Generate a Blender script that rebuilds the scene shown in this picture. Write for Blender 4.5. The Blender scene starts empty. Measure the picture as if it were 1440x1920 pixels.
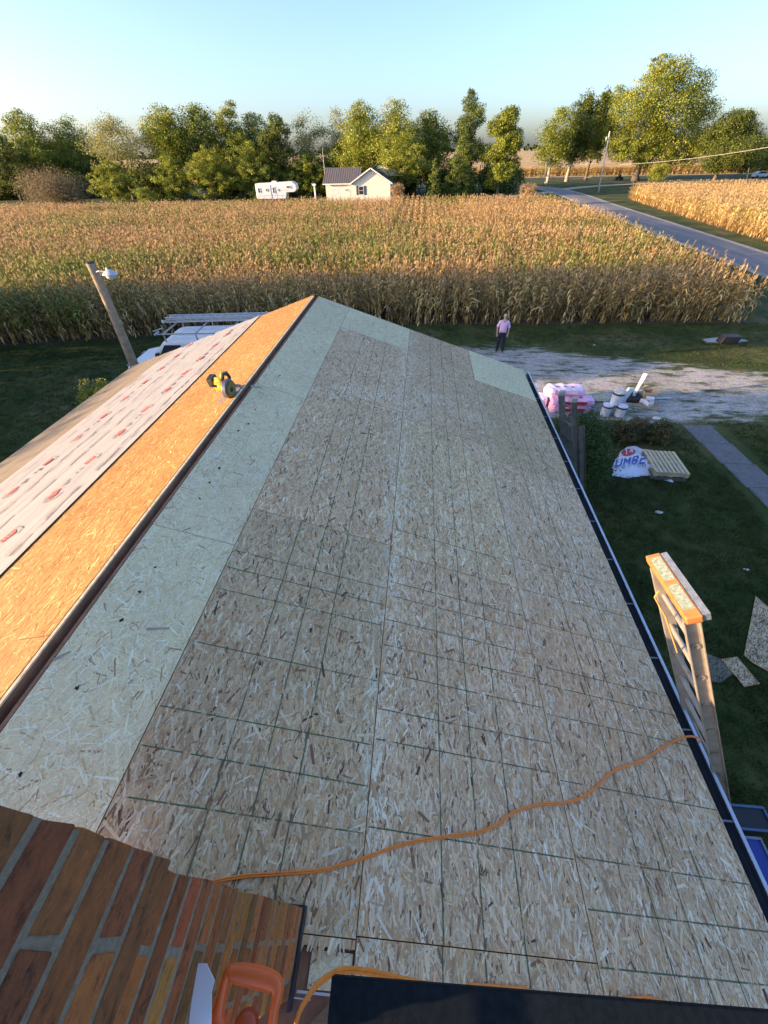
import bpy, math, random
import numpy as np
from mathutils import Vector, Matrix, Euler
R_ = math.radians
C = bpy.context.scene.collection
scn = bpy.context.scene
G = -5.5            # ground level; the ridge of the roof is z = 0
S = 1/3.            # roof pitch 4:12

# ------------------------------------------------------------------ camera
CAMP = (732.05, 0.746070326, 0.0948919576, 0.0243298587, 2.0375, 2.0209)
def cam_axes():
    f, p, y, ro, cx, cz = CAMP
    cy, sy = math.cos(y), math.sin(y)
    f0 = Vector((-sy, cy, 0)); r0 = Vector((cy, sy, 0)); up = Vector((0, 0, 1))
    F = f0*math.cos(p) - up*math.sin(p)
    D = -(f0*math.sin(p) + up*math.cos(p))
    R = r0*math.cos(ro) + D*math.sin(ro); D2 = -r0*math.sin(ro) + D*math.cos(ro)
    return R, D2, F, Vector((cx, 0, cz))
AR, AD, AF, AC = cam_axes()
cam = bpy.data.cameras.new('camera'); cob = bpy.data.objects.new('camera', cam); C.objects.link(cob)
m = Matrix((AR, -AD, -AF)).transposed().to_4x4(); m.translation = AC
cob.matrix_world = m
cam.sensor_fit = 'VERTICAL'; cam.sensor_height = 36; cam.lens = CAMP[0]/1920*36
cam.clip_start = 0.02; cam.clip_end = 8000
scn.camera = cob
def at(px, py, n, h):
    """photo pixel -> point on plane n.P = h"""
    d = AR*((px-720)/CAMP[0]) + AD*((py-960)/CAMP[0]) + AF
    n = Vector(n); t = (h - n.dot(AC))/n.dot(d)
    return AC + d*t
def atY(px, py, Y): return at(px, py, (0, 1, 0), Y)
def atZ(px, py, Z): return at(px, py, (0, 0, 1), Z)

# ------------------------------------------------------------------ light
SUN_EL, SUN_AZ = 9.0, 14.0      # light travels towards +x, turned 14 deg towards +y
ca, sa, ce, se = math.cos(R_(SUN_AZ)), math.sin(R_(SUN_AZ)), math.cos(R_(SUN_EL)), math.sin(R_(SUN_EL))
ldir = Vector((ca*ce, sa*ce, -se))
w = bpy.data.worlds.new('World'); scn.world = w; w.use_nodes = True
nt = w.node_tree; nt.nodes.clear()
sk = nt.nodes.new('ShaderNodeTexSky'); sk.sky_type = 'NISHITA'; sk.sun_disc = False
sk.sun_elevation = R_(SUN_EL); sk.sun_rotation = math.atan2(-ca, -sa) % (2*math.pi)
sk.air_density = 0.8; sk.dust_density = 2.1; sk.ozone_density = 4.0; sk.altitude = 100
bg = nt.nodes.new('ShaderNodeBackground'); bg.inputs['Strength'].default_value = 0.15
wo = nt.nodes.new('ShaderNodeOutputWorld')
nt.links.new(sk.outputs[0], bg.inputs[0]); nt.links.new(bg.outputs[0], wo.inputs[0])
sl = bpy.data.lights.new('sun', 'SUN'); sl.energy = 3.4; sl.angle = R_(0.6); sl.color = (1.0, 0.80, 0.53)
so = bpy.data.objects.new('sun', sl); C.objects.link(so); so.location = (-30, -10, 30)
so.rotation_euler = ldir.to_track_quat('-Z', 'Y').to_euler()
scn.view_settings.view_transform = 'Standard'; scn.view_settings.look = 'None'
scn.view_settings.exposure = 2.05; scn.view_settings.gamma = 1
scn.view_settings.use_white_balance = True; scn.view_settings.white_balance_temperature = 8100; scn.view_settings.white_balance_tint = 23

# ------------------------------------------------------------------ materials
def nodes(name):
    mt = bpy.data.materials.new(name); mt.use_nodes = True
    n = mt.node_tree; n.nodes.clear()
    o = n.nodes.new('ShaderNodeOutputMaterial')
    return mt, n, o
class N:
    def __init__(s, name):
        s.m, s.t, s.o = nodes(name)
    def n(s, typ, **kw):
        x = s.t.nodes.new('ShaderNode'+typ)
        for k, v in kw.items(): setattr(x, k, v)
        return x
    def l(s, a, b): s.t.links.new(a, b)
    def coord(s, kind='Object'): return s.n('TexCoord').outputs[kind]
    def mapping(s, vec, scale=(1, 1, 1), rot=(0, 0, 0)):
        x = s.n('Mapping'); x.inputs['Scale'].default_value = scale; x.inputs['Rotation'].default_value = rot
        s.l(vec, x.inputs[0]); return x.outputs[0]
    def noise(s, vec, sc=5, det=4, rough=.55, dist=0):
        x = s.n('TexNoise'); x.inputs['Scale'].default_value = sc; x.inputs['Detail'].default_value = det
        x.inputs['Roughness'].default_value = rough; x.inputs['Distortion'].default_value = dist
        s.l(vec, x.inputs['Vector']); return x.outputs[0]
    def ramp(s, fac, stops):
        x = s.n('ValToRGB'); e = x.color_ramp.elements
        while len(e) < len(stops): e.new(.5)
        for i, (p, c) in enumerate(stops):
            e[i].position = p; e[i].color = (*c, 1) if len(c) == 3 else c
        s.l(fac, x.inputs[0]); return x.outputs[0]
    def mix(s, fac, a, b, mode='MIX'):
        x = s.n('Mix', data_type='RGBA', blend_type=mode)
        for sock, v in ((x.inputs[0], fac), (x.inputs[6], a), (x.inputs[7], b)):
            if hasattr(v, 'is_output'): s.l(v, sock)
            elif isinstance(v, (tuple, list)): sock.default_value = (*v[:3], 1)
            else: sock.default_value = v
        return x.outputs[2]
    def math(s, op, a, b=0.0, clamp=False):
        x = s.n('Math', operation=op, use_clamp=clamp)
        for sock, v in ((x.inputs[0], a), (x.inputs[1], b)):
            if hasattr(v, 'is_output'): s.l(v, sock)
            else: sock.default_value = v
        return x.outputs[0]
    def bsdf(s, col, rough=.7, metal=0, bump=None, bstr=.3, bdist=.01, spec=.5, trans=0):
        b = s.n('BsdfPrincipled'); b.inputs['Metallic'].default_value = metal
        b.inputs['Specular IOR Level'].default_value = spec
        for sock, v in ((b.inputs['Base Color'], col), (b.inputs['Roughness'], rough)):
            if hasattr(v, 'is_output'): s.l(v, sock)
            elif isinstance(v, (tuple, list)): sock.default_value = (*v[:3], 1)
            else: sock.default_value = v
        if bump is not None:
            u = s.n('Bump'); u.inputs['Strength'].default_value = bstr; u.inputs['Distance'].default_value = bdist
            s.l(bump, u.inputs['Height']); s.l(u.outputs[0], b.inputs['Normal'])
        s.l(b.outputs[0], s.o.inputs[0])
        return b
def mat(name, col, rough=.6, metal=0, var=.12, sc=8, bump=.0, spec=.5):
    """colour with large and small procedural variation"""
    a = N(name); v = a.coord()
    n1 = a.noise(v, sc, 6, .6)
    c2 = tuple(min(1, x*(1+var)) for x in col); c1 = tuple(x*(1-var) for x in col)
    cc = a.ramp(n1, [(.3, c1), (.7, c2)])
    a.bsdf(cc, rough, metal, n1 if bump else None, bump, .01, spec)
    return a.m
def leafmat(name, trans=.35, gloss=.25, rnd=.35):
    a = N(name); at_ = a.n('Attribute', attribute_name='col')
    oi = a.n('ObjectInfo')
    k = a.math('MULTIPLY_ADD', oi.outputs['Random'], rnd); k.node.inputs[2].default_value = 1-rnd/2
    x = a.n('VectorMath', operation='SCALE'); a.l(at_.outputs['Color'], x.inputs[0]); a.l(k, x.inputs['Scale'])
    d = a.n('BsdfPrincipled'); a.l(x.outputs[0], d.inputs['Base Color']); d.inputs['Roughness'].default_value = .6
    d.inputs['Specular IOR Level'].default_value = gloss
    t = a.n('BsdfTranslucent'); a.l(x.outputs[0], t.inputs[0])
    mx = a.n('MixShader'); mx.inputs[0].default_value = trans
    a.l(d.outputs[0], mx.inputs[1]); a.l(t.outputs[0], mx.inputs[2]); a.l(mx.outputs[0], a.o.inputs[0])
    return a.m

# ------------------------------------------------------------------ mesh helpers
class MB:
    def __init__(s): s.v = []; s.f = []; s.mi = []; s.col = []; s.usecol = False
    def add(s, vs, fs, mi=0, col=None):
        b = len(s.v); s.v += [tuple(x) for x in vs]
        for f in fs: s.f.append([i+b for i in f]); s.mi.append(mi); s.col.append(col or (1, 1, 1))
        if col: s.usecol = True
        return s
    def box(s, lo, hi, mi=0, col=None, M=None):
        x0, y0, z0 = lo; x1, y1, z1 = hi
        vs = [Vector(p) for p in ((x0,y0,z0),(x1,y0,z0),(x1,y1,z0),(x0,y1,z0),(x0,y0,z1),(x1,y0,z1),(x1,y1,z1),(x0,y1,z1))]
        if M is not None: vs = [M @ p for p in vs]
        return s.add(vs, [(0,3,2,1),(4,5,6,7),(0,1,5,4),(1,2,6,5),(2,3,7,6),(3,0,4,7)], mi, col)
    def bar(s, a, b, wx, wy, mi=0, col=None, up=(0, 0, 1)):
        """box beam from a to b, wx across, wy along up"""
        a = Vector(a); b = Vector(b); d = (b-a).normalized(); u = Vector(up); x = d.cross(u)
        if x.length < 1e-4: x = d.cross(Vector((1, 0, 0)))
        x.normalize(); u = x.cross(d).normalized()
        vs = []
        for p in (a, b):
            for sx, sy in ((-1,-1),(1,-1),(1,1),(-1,1)): vs.append(p + x*sx*wx/2 + u*sy*wy/2)
        return s.add(vs, [(0,3,2,1),(4,5,6,7),(0,1,5,4),(1,2,6,5),(2,3,7,6),(3,0,4,7)], mi, col)
    def tube(s, pts, rad, n=8, mi=0, col=None, cap=True):
        pts = [Vector(p) for p in pts]; k = len(pts)
        if not hasattr(rad, '__len__'): rad = [rad]*k
        rings = []; prev = None
        for i, p in enumerate(pts):
            d = (pts[min(i+1, k-1)]-pts[max(i-1, 0)]).normalized()
            if prev is None:
                u = Vector((0, 0, 1)) if abs(d.z) < .9 else Vector((1, 0, 0))
            else: u = prev
            x = d.cross(u).normalized(); u = x.cross(d).normalized(); prev = u
            rings.append([p + (x*math.cos(2*math.pi*j/n)+u*math.sin(2*math.pi*j/n))*rad[i] for j in range(n)])
        vs = [q for r in rings for q in r]
        fs = [(i*n+j, i*n+(j+1)%n, (i+1)*n+(j+1)%n, (i+1)*n+j) for i in range(k-1) for j in range(n)]
        if cap: fs += [tuple(range(n-1, -1, -1)), tuple((k-1)*n+j for j in range(n))]
        return s.add(vs, fs, mi, col)
    def lathe(s, prof, n=24, M=None, mi=0, col=None):
        vs = []
        for r, z in prof:
            for j in range(n):
                p = Vector((r*math.cos(2*math.pi*j/n), r*math.sin(2*math.pi*j/n), z)); vs.append(M @ p if M is not None else p)
        k = len(prof)
        fs = [(i*n+j, i*n+(j+1)%n, (i+1)*n+(j+1)%n, (i+1)*n+j) for i in range(k-1) for j in range(n)]
        fs += [tuple(range(n-1, -1, -1)), tuple((k-1)*n+j for j in range(n))]
        return s.add(vs, fs, mi, col)
    def prism(s, poly, axis, a, b, mi=0, col=None, M=None):
        """polygon in the two other axes, extruded along axis from a to b"""
        def P(u, v, t):
            q = {'x': (t, u, v), 'y': (u, t, v), 'z': (u, v, t)}[axis]; q = Vector(q)
            return M @ q if M is not None else q
        n = len(poly); vs = [P(u, v, a) for u, v in poly]+[P(u, v, b) for u, v in poly]
        fs = [tuple(range(n)), tuple(range(2*n-1, n-1, -1))]+[(i, i+n, (i+1) % n+n, (i+1) % n) for i in range(n)]
        return s.add(vs, fs, mi, col)
    def build(s, name, mats, parent=None, smooth=False, bevel=0, world=False, fix=True):
        me = bpy.data.meshes.new(name); me.from_pydata(s.v, [], s.f)
        if not isinstance(mats, (list, tuple)): mats = [mats]
        for m_ in mats: me.materials.append(m_)
        me.polygons.foreach_set('material_index', s.mi)
        if s.usecol:
            ca_ = me.color_attributes.new('col', 'FLOAT_COLOR', 'CORNER')
            arr = np.repeat(np.array([(*c, 1) for c in s.col], np.float32), [len(f) for f in s.f], axis=0)
            ca_.data.foreach_set('color', arr.ravel())
        if smooth: me.polygons.foreach_set('use_smooth', [True]*len(me.polygons))
        me.update()
        if fix:
            import bmesh
            bm = bmesh.new(); bm.from_mesh(me); bmesh.ops.recalc_face_normals(bm, faces=bm.faces); bm.to_mesh(me); bm.free()
        o = bpy.data.objects.new(name, me); C.objects.link(o)
        if bevel:
            b = o.modifiers.new('bevel', 'BEVEL'); b.width = bevel; b.segments = 2; b.limit_method = 'ANGLE'
        if smooth and bevel == 0:
            pass
        if parent:
            o.parent = parent
            if world: o.location = -Vector(parent.location)
        return o
def tag(o, label=None, cat=None, group=None, kind=None):
    for k, v in (('label', label), ('category', cat), ('group', group), ('kind', kind)):
        if v: o[k] = v
    return o
def thing(name, label, cat, loc=(0, 0, 0), rz=0, group=None):
    o = bpy.data.objects.new(name, None); C.objects.link(o); o.location = loc; o.rotation_euler = (0, 0, rz)
    o.empty_display_size = .2
    return tag(o, label, cat, group)
def npmesh(name, V, F4, mats, parent=None, col=None, kind=None):
    """numpy quads: V (n,3), F4 (m,4), col (m,3)"""
    me = bpy.data.meshes.new(name); n, m_ = len(V), len(F4)
    me.vertices.add(n); me.vertices.foreach_set('co', V.astype(np.float32).ravel())
    me.loops.add(m_*4); me.loops.foreach_set('vertex_index', F4.astype(np.int32).ravel())
    me.polygons.add(m_); me.polygons.foreach_set('loop_start', np.arange(m_, dtype=np.int32)*4)
    me.polygons.foreach_set('loop_total', np.full(m_, 4, np.int32))
    if not isinstance(mats, (list, tuple)): mats = [mats]
    for q in mats: me.materials.append(q)
    if col is not None:
        a = me.color_attributes.new('col', 'FLOAT_COLOR', 'CORNER')
        cc = np.concatenate([col, np.ones((m_, 1))], 1).astype(np.float32)
        a.data.foreach_set('color', np.repeat(cc, 4, 0).ravel())
    me.update(); me.validate()
    o = bpy.data.objects.new(name, me); C.objects.link(o)
    if parent: o.parent = parent
    return o
def copy_tree(o, parent=None):
    c = o.copy(); C.objects.link(c)
    if parent: c.parent = parent
    for ch in list(o.children): copy_tree(ch, c)
    return c

# ================================================================== SETTING
random.seed(4); rg = np.random.default_rng(7)
def lawn_color(a, v):
    n1 = a.noise(v, .35, 5, .6, .4); n2 = a.noise(v, 3.5, 6, .7); n3 = a.noise(v, 40, 3, .6)
    c = a.ramp(n1, [(.30, (.030, .052, .014)), (.46, (.062, .095, .022)), (.58, (.11, .125, .035)), (.72, (.20, .165, .085))])
    c = a.mix(.55, c, a.ramp(n2, [(.3, (.35, .35, .35)), (.7, (1.0, 1.0, 1.0))]), 'MULTIPLY')
    c = a.mix(.6, c, a.ramp(n3, [(.25, (.45, .45, .45)), (.75, (1.3, 1.3, 1.3))]), 'MULTIPLY')
    return c, n3, n2
def poly_obj(name, pts, z, mt, kind='structure', sub=0):
    b = MB().add([(x, y, z) for x, y in pts], [tuple(range(len(pts)))])
    o = b.build(name, mt, fix=False); return tag(o, kind=kind)
# far stubble ground
a = N('field_soil'); v = a.coord()
n1 = a.noise(v, .02, 6, .6); n2 = a.noise(v, 1.5, 5, .7)
c = a.ramp(n1, [(.3, (.30, .22, .11)), (.5, (.36, .26, .13)), (.7, (.22, .2, .09))])
c = a.mix(.4, c, a.ramp(n2, [(.3, (.5, .5, .5)), (.7, (1.1, 1.1, 1.1))]), 'MULTIPLY')
a.bsdf(c, .95, bump=n2, bstr=.4, bdist=.05); M_soil = a.m
gr = MB().add([(-5000, -600, G), (5000, -600, G), (5000, 6000, G), (-5000, 6000, G)], [(0, 1, 2, 3)]).build('ground', M_soil, fix=False)
tag(gr, kind='structure')
a = N('lawn'); v = a.coord(); c, n3, n2 = lawn_color(a, v)
a.bsdf(c, .9, bump=n3, bstr=.8, bdist=.03, spec=.2); M_lawn = a.m
poly_obj('lawn', [(-260, -60), (280, -60), (280, 176), (-260, 176)], G+.004, M_lawn)
# bare earth under the corn
a = N('earth'); v = a.coord(); n1 = a.noise(v, 2, 6, .7)
a.bsdf(a.ramp(n1, [(.3, (.05, .035, .02)), (.7, (.13, .09, .05))]), .95, bump=n1, bstr=.5, bdist=.05); M_earth = a.m
CORN = [(-160, -6), (-60, 11), (-21, 20.2), (-4.1, 23.9), (20.8, 25.1), (22.2, 55), (21.5, 77), (-2, 78.5), (-40, 77), (-160, 72)]
CORN2 = [(36.6, 41), (95, 38), (125, 60), (110, 102), (41, 100), (39.2, 84), (37.6, 62)]
poly_obj('cornfield_soil', CORN, G+.008, M_earth)
poly_obj('cornfield_soil', CORN2, G+.008, M_earth)
def inside(P, x, y):
    n = len(P); r = np.zeros(x.shape, bool); j = n-1
    for i in range(n):
        xi, yi = P[i]; xj, yj = P[j]
        cnd = ((yi > y) != (yj > y)) & (x < (xj-xi)*(y-yi)/(yj-yi+1e-9)+xi)
        r ^= cnd; j = i
    return r
def pdist(P, x, y):
    d = np.full(x.shape, 1e9); n = len(P)
    for i in range(n):
        ax, ay = P[i]; bx, by = P[(i+1) % n]; dx, dy = bx-ax, by-ay
        t = np.clip(((x-ax)*dx+(y-ay)*dy)/(dx*dx+dy*dy), 0, 1)
        d = np.minimum(d, np.hypot(x-ax-t*dx, y-ay-t*dy))
    return d
# gravel drive: a fine grid whose edge fades raggedly into grass
DR = [(-8, 14.2), (5, 14.0), (7, 13.2), (12, 13.2), (16, 13.8), (22, 14.2), (31, 14.2), (31, 19.5), (22, 18.3), (17.5, 18.4), (13, 19.6), (8, 21.0), (2, 21.3), (-8, 20.5)]
gx = np.arange(-9, 31.3, .25); gy = np.arange(12.4, 22.2, .25)
X, Y = np.meshgrid(gx, gy); ins = inside(DR, X, Y); dd = pdist(DR, X, Y); mm = np.where(ins, dd, -dd)
keep = mm > -.9
idx = -np.ones(X.shape, int); idx[keep] = np.arange(keep.sum())
q = np.stack([idx[:-1, :-1], idx[:-1, 1:], idx[1:, 1:], idx[1:, :-1]], -1).reshape(-1, 4); q = q[(q >= 0).all(1)]
a = N('gravel'); v = a.coord(); lc, n3, n2 = lawn_color(a, v)
e_ = a.n('Attribute', attribute_name='edge').outputs['Fac']
st = a.noise(a.mapping(v, (.32, 1.1, 1)), 2.6, 9, .72, .5)
big = a.noise(a.mapping(v, (.5, 1, 1)), 1.0, 6, .7, .3)
f = a.math('ADD', a.math('MULTIPLY', e_, .30), a.math('MULTIPLY_ADD', st, 1.5)); f.node.inputs[1].default_value = .30
k1 = a.math('MULTIPLY', a.math('MINIMUM', e_, 1.2), .34)
k2 = a.math('MULTIPLY', st, -1.9); k3 = a.math('MULTIPLY', big, -.55)
f = a.math('ADD', a.math('ADD', k1, k2), a.math('ADD', k3, 1.27))
f = a.ramp(f, [(.22, (0, 0, 0)), (.50, (1, 1, 1))])
vo = a.n('TexVoronoi'); vo.inputs['Scale'].default_value = 28; a.l(v, vo.inputs['Vector'])
gcol = a.ramp(a.noise(v, 9, 8, .8), [(.3, (.26, .24, .21)), (.5, (.47, .44, .40)), (.7, (.66, .62, .56))])
gcol = a.mix(.35, gcol, vo.outputs['Color'], 'OVERLAY')
gcol = a.mix(.5, gcol, a.ramp(a.noise(v, .6, 4, .6), [(.35, (.55, .52, .48)), (.65, (1, 1, 1))]), 'MULTIPLY')
cc = a.mix(f, lc, gcol)
a.bsdf(cc, .95, bump=vo.outputs['Distance'], bstr=.5, bdist=.02, spec=.2); M_gravel = a.m
me = bpy.data.meshes.new('gravel_drive')
me.from_pydata([(x, y, G+.012) for x, y in zip(X[keep], Y[keep])], [], q.tolist()); me.materials.append(M_gravel)
at_ = me.attributes.new('edge', 'FLOAT', 'POINT'); at_.data.foreach_set('value', (mm[keep]+.3).astype(np.float32))
o = bpy.data.objects.new('gravel_drive', me); C.objects.link(o); tag(o, kind='structure')
# concrete path
a = N('path_concrete'); v = a.coord(); n1 = a.noise(v, 8, 8, .7); n2 = a.noise(v, 60, 2, .5)
c = a.ramp(n1, [(.3, (.11, .11, .11)), (.7, (.20, .20, .20))]); c = a.mix(.4, c, a.ramp(n2, [(.35, (.5, .5, .5)), (.65, (1.3, 1.3, 1.3))]), 'MULTIPLY')
a.bsdf(c, .9, bump=n2, bstr=.3, bdist=.01); M_path = a.m
b = MB()
for i in range(7):
    y1 = 13.35-i*1.2; x0 = 11.75+i*.07
    b.prism([(x0, y1-1.185), (x0+.95, y1-1.185), (x0+.93, y1), (x0-.02, y1)], 'z', G-.02, G+.045)
tag(b.build('path', M_path, bevel=.01), kind='structure')
# road
def strip(name, ctr, w0, z, mt, crown=0):
    b = MB(); vs = []
    for i, (x, y) in enumerate(ctr):
        p = Vector(ctr[max(i-1, 0)]); n_ = Vector(ctr[min(i+1, len(ctr)-1)]); d = (n_-p).normalized(); nx = Vector((d.y, -d.x))
        for s_ in (-1, 0, 1): vs.append((x+nx.x*s_*w0/2, y+nx.y*s_*w0/2, z+(crown if s_ == 0 else 0)))
    fs = [(i*3+j, i*3+j+1, i*3+j+4, i*3+j+3) for i in range(len(ctr)-1) for j in (0, 1)]
    b.add(vs, fs); return tag(b.build(name, mt, fix=False), kind='structure')
def bez(pts, n=12):
    out = []
    P = [Vector(p) for p in pts]
    for i in range(len(P)-1):
        p0 = P[max(i-1, 0)]; p1 = P[i]; p2 = P[i+1]; p3 = P[min(i+2, len(P)-1)]
        for k in range(n):
            t = k/n
            out.append(.5*((2*p1)+(p2-p0)*t+(2*p0-5*p1+4*p2-p3)*t*t+(3*p1-p0-3*p2+p3)*t**3))
    out.append(P[-1]); return out
a = N('asphalt'); v = a.coord(); n1 = a.noise(v, 1.2, 6, .7); n2 = a.noise(a.mapping(v, (2.2, .06, 1)), 1, 3, .5)
c = a.ramp(n1, [(.3, (.16, .155, .15)), (.7, (.24, .23, .225))]); c = a.mix(.5, c, a.ramp(n2, [(.4, (.6, .6, .6)), (.6, (1.1, 1.1, 1.1))]), 'MULTIPLY')
a.bsdf(c, .85, bump=n1, bstr=.2, bdist=.01); M_road = a.m
ctr = [(29.6, -60), (30.0, 0), (30.9, 40), (32.2, 85), (33.4, 115), (31, 131), (22, 140), (5, 146), (-30, 150)]
strip('road', bez([Vector(p) for p in ctr]), 4.6, G+.016, M_road, .05)
a = N('verge_gravel'); v = a.coord(); n1 = a.noise(v, 4, 6, .7)
a.bsdf(a.ramp(n1, [(.3, (.26, .23, .19)), (.7, (.45, .41, .35))]), .95, bump=n1, bstr=.3); M_verge = a.m
strip('road_shoulder', bez([Vector(p) for p in ctr]), 5.9, G+.010, M_verge)
strip('farm_track', bez([Vector(p) for p in [(33, 122), (44, 132), (62, 140), (100, 148), (180, 150)]]), 3.2, G+.012, M_verge)
strip('farm_track', bez([Vector(p) for p in [(31.5, 118), (20, 108), (8, 104), (-6, 96)]]), 3.2, G+.013, M_verge)

# ------------------------------------------------------------------ instanced growth (stuff)
def gn_scatter(name, pts, idx, rot, scl, templates, label, cat=None, parent=None):
    """one object: a cloud of points, each carrying one of the template plants"""
    col = bpy.data.collections.new(name+'_kinds')
    for i, t in enumerate(templates):
        t.name = '%s_kind_%02d' % (name, i); col.objects.link(t)
        if t.name in C.objects: C.objects.unlink(t)
    me = bpy.data.meshes.new(name); me.vertices.add(len(pts)); me.vertices.foreach_set('co', pts.astype(np.float32).ravel())
    for nm, ty, dt in (('idx', 'INT', idx), ('rot', 'FLOAT_VECTOR', rot), ('scl', 'FLOAT_VECTOR', scl)):
        at_ = me.attributes.new(nm, ty, 'POINT')
        at_.data.foreach_set('value' if ty == 'INT' else 'vector', dt.astype(np.int32 if ty == 'INT' else np.float32).ravel())
    o = bpy.data.objects.new(name, me); C.objects.link(o)
    ng = bpy.data.node_groups.new(name+'_nodes', 'GeometryNodeTree')
    ng.interface.new_socket('Geometry', in_out='INPUT', socket_type='NodeSocketGeometry')
    ng.interface.new_socket('Geometry', in_out='OUTPUT', socket_type='NodeSocketGeometry')
    gi = ng.nodes.new('NodeGroupInput'); go = ng.nodes.new('NodeGroupOutput')
    ci = ng.nodes.new('GeometryNodeCollectionInfo'); ci.inputs[0].default_value = col
    ci.inputs['Separate Children'].default_value = True; ci.inputs['Reset Children'].default_value = True
    ip = ng.nodes.new('GeometryNodeInstanceOnPoints'); ip.inputs['Pick Instance'].default_value = True
    def na(nm, ty):
        x = ng.nodes.new('GeometryNodeInputNamedAttribute'); x.data_type = ty; x.inputs[0].default_value = nm; return x.outputs[0]
    L = ng.links.new
    L(gi.outputs[0], ip.inputs['Points']); L(ci.outputs[0], ip.inputs['Instance'])
    L(na('idx', 'INT'), ip.inputs['Instance Index']); L(na('rot', 'FLOAT_VECTOR'), ip.inputs['Rotation']); L(na('scl', 'FLOAT_VECTOR'), ip.inputs['Scale'])
    L(ip.outputs[0], go.inputs[0])
    md = o.modifiers.new('scatter', 'NODES'); md.node_group = ng
    tag(o, label, cat, kind='stuff')
    return o
M_corn = leafmat('corn_leaf', .30, .3, .8)
def corn_plant(rnd, green, tall=2.5):
    """a dry or half green maize plant: stalk, arching leaves, ear in its husk, tassel"""
    b = MB()
    def tone(c, k=.25): f = 1+rnd.uniform(-k, k); return tuple(x*f for x in c)
    dry = [(.60, .40, .14), (.68, .48, .19), (.48, .31, .10), (.76, .58, .28), (.36, .22, .075)]
    grn = [(.12, .19, .02), (.19, .26, .03), (.28, .31, .05), (.42, .38, .10)]
    H = tall*rnd.uniform(.92, 1.06)
    lean = Vector((rnd.uniform(-.12, .12), rnd.uniform(-.12, .12), 0))
    def P(t): return Vector((0, 0, H*.86*t)) + lean*t*t
    sc = tone((.24, .20, .06) if green else (.27, .18, .08))
    b.tube([P(0), P(.35), P(.7), P(1)], [.016, .014, .010, .006], 4, 0, sc, cap=False)
    k = rnd.randint(13, 15); a0 = rnd.uniform(0, 6.28)
    for i in range(k):
        t = .10 + .86*i/k; p = P(t); an = a0 + math.pi*i + rnd.uniform(-.5, .5)
        d = Vector((math.cos(an), math.sin(an), 0)); sd = Vector((-d.y, d.x, 0))
        low = t < .35
        L_ = rnd.uniform(.45, .75)*(1 if t < .8 else .7)*(.8 if low else 1)
        gr = green and t > .2 and rnd.random() < .9
        c = tone(rnd.choice(grn if gr else dry)); up = rnd.uniform(.5, .9) if gr else rnd.uniform(.1, .8)
        if low: up = rnd.uniform(-.6, .2); c = tone(rnd.choice(dry[2:]))
        wd = rnd.uniform(.026, .042)
        drp = rnd.uniform(.9, 1.6) if gr else rnd.uniform(1.3, 2.3)
        pts = []
        pos = p.copy(); ang = math.atan(up*2)
        for s_ in range(5):
            pts.append((pos.copy(), wd*(.7, 1, .9, .6, .08)[s_]))
            pos += (d*math.cos(ang)+Vector((0, 0, math.sin(ang))))*L_/4; ang -= drp/2.6+rnd.uniform(-.15, .15)
            if ang < -1.5: ang = -1.5
            d = (d+sd*rnd.uniform(-.3, .3)).normalized(); sd = Vector((-d.y, d.x, 0))
        tw = rnd.uniform(-.5, .5)
        vs = []
        for pp, ww in pts: q_ = sd+Vector((0, 0, tw)); vs += [pp-q_*ww, pp+q_*ww]
        b.add(vs, [(2*j, 2*j+1, 2*j+3, 2*j+2) for j in range(4)], 0, c)
    # ear
    for _ in range(rnd.choice((1, 1, 2))):
        e0 = P(rnd.uniform(.38, .52)); an = rnd.uniform(0, 6.28); dz = rnd.choice((-1, .9))
        d = Vector((math.cos(an)*.5, math.sin(an)*.5, dz)).normalized(); e0 = e0+Vector((math.cos(an), math.sin(an), 0))*.03
        b.tube([e0, e0+d*.08, e0+d*.19, e0+d*.27], [.012, .028, .024, .006], 5, 0, tone((.55, .45, .27), .2), cap=False)
    # tassel
    T = P(1); tc = tone((.38, .36, .12) if green else (.56, .38, .20))
    for i in range(6):
        an = rnd.uniform(0, 6.28); sp = rnd.uniform(.15, .6) if i else .05
        d = Vector((math.cos(an)*sp, math.sin(an)*sp, 1)).normalized(); L_ = rnd.uniform(.13, .25)
        e1 = T+d*L_*.6; e2 = T+d*L_+Vector((math.cos(an), math.sin(an), -.6))*.06*sp*2
        sd = Vector((-math.sin(an), math.cos(an), 0))*.011
        b.add([T-sd, T+sd, e1+sd, e1-sd, e2+sd*.5, e2-sd*.5], [(0, 1, 2, 3), (3, 2, 4, 5)], 0, tc)
    return b.build('corn_plant', M_corn, fix=False)
rr = random.Random(11)
def smooth_noise(seed):
    r = np.random.default_rng(seed); ks = r.normal(0, 1, (14, 2)); ph = r.uniform(0, 6.28, 14)
    def f(x, y, s):
        t = 0
        for (kx, ky), p in zip(ks, ph): t = t+np.sin((x*kx+y*ky)/s+p)
        return t/3.7
    return f
nz = smooth_noise(3); nz2 = smooth_noise(5)
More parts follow.
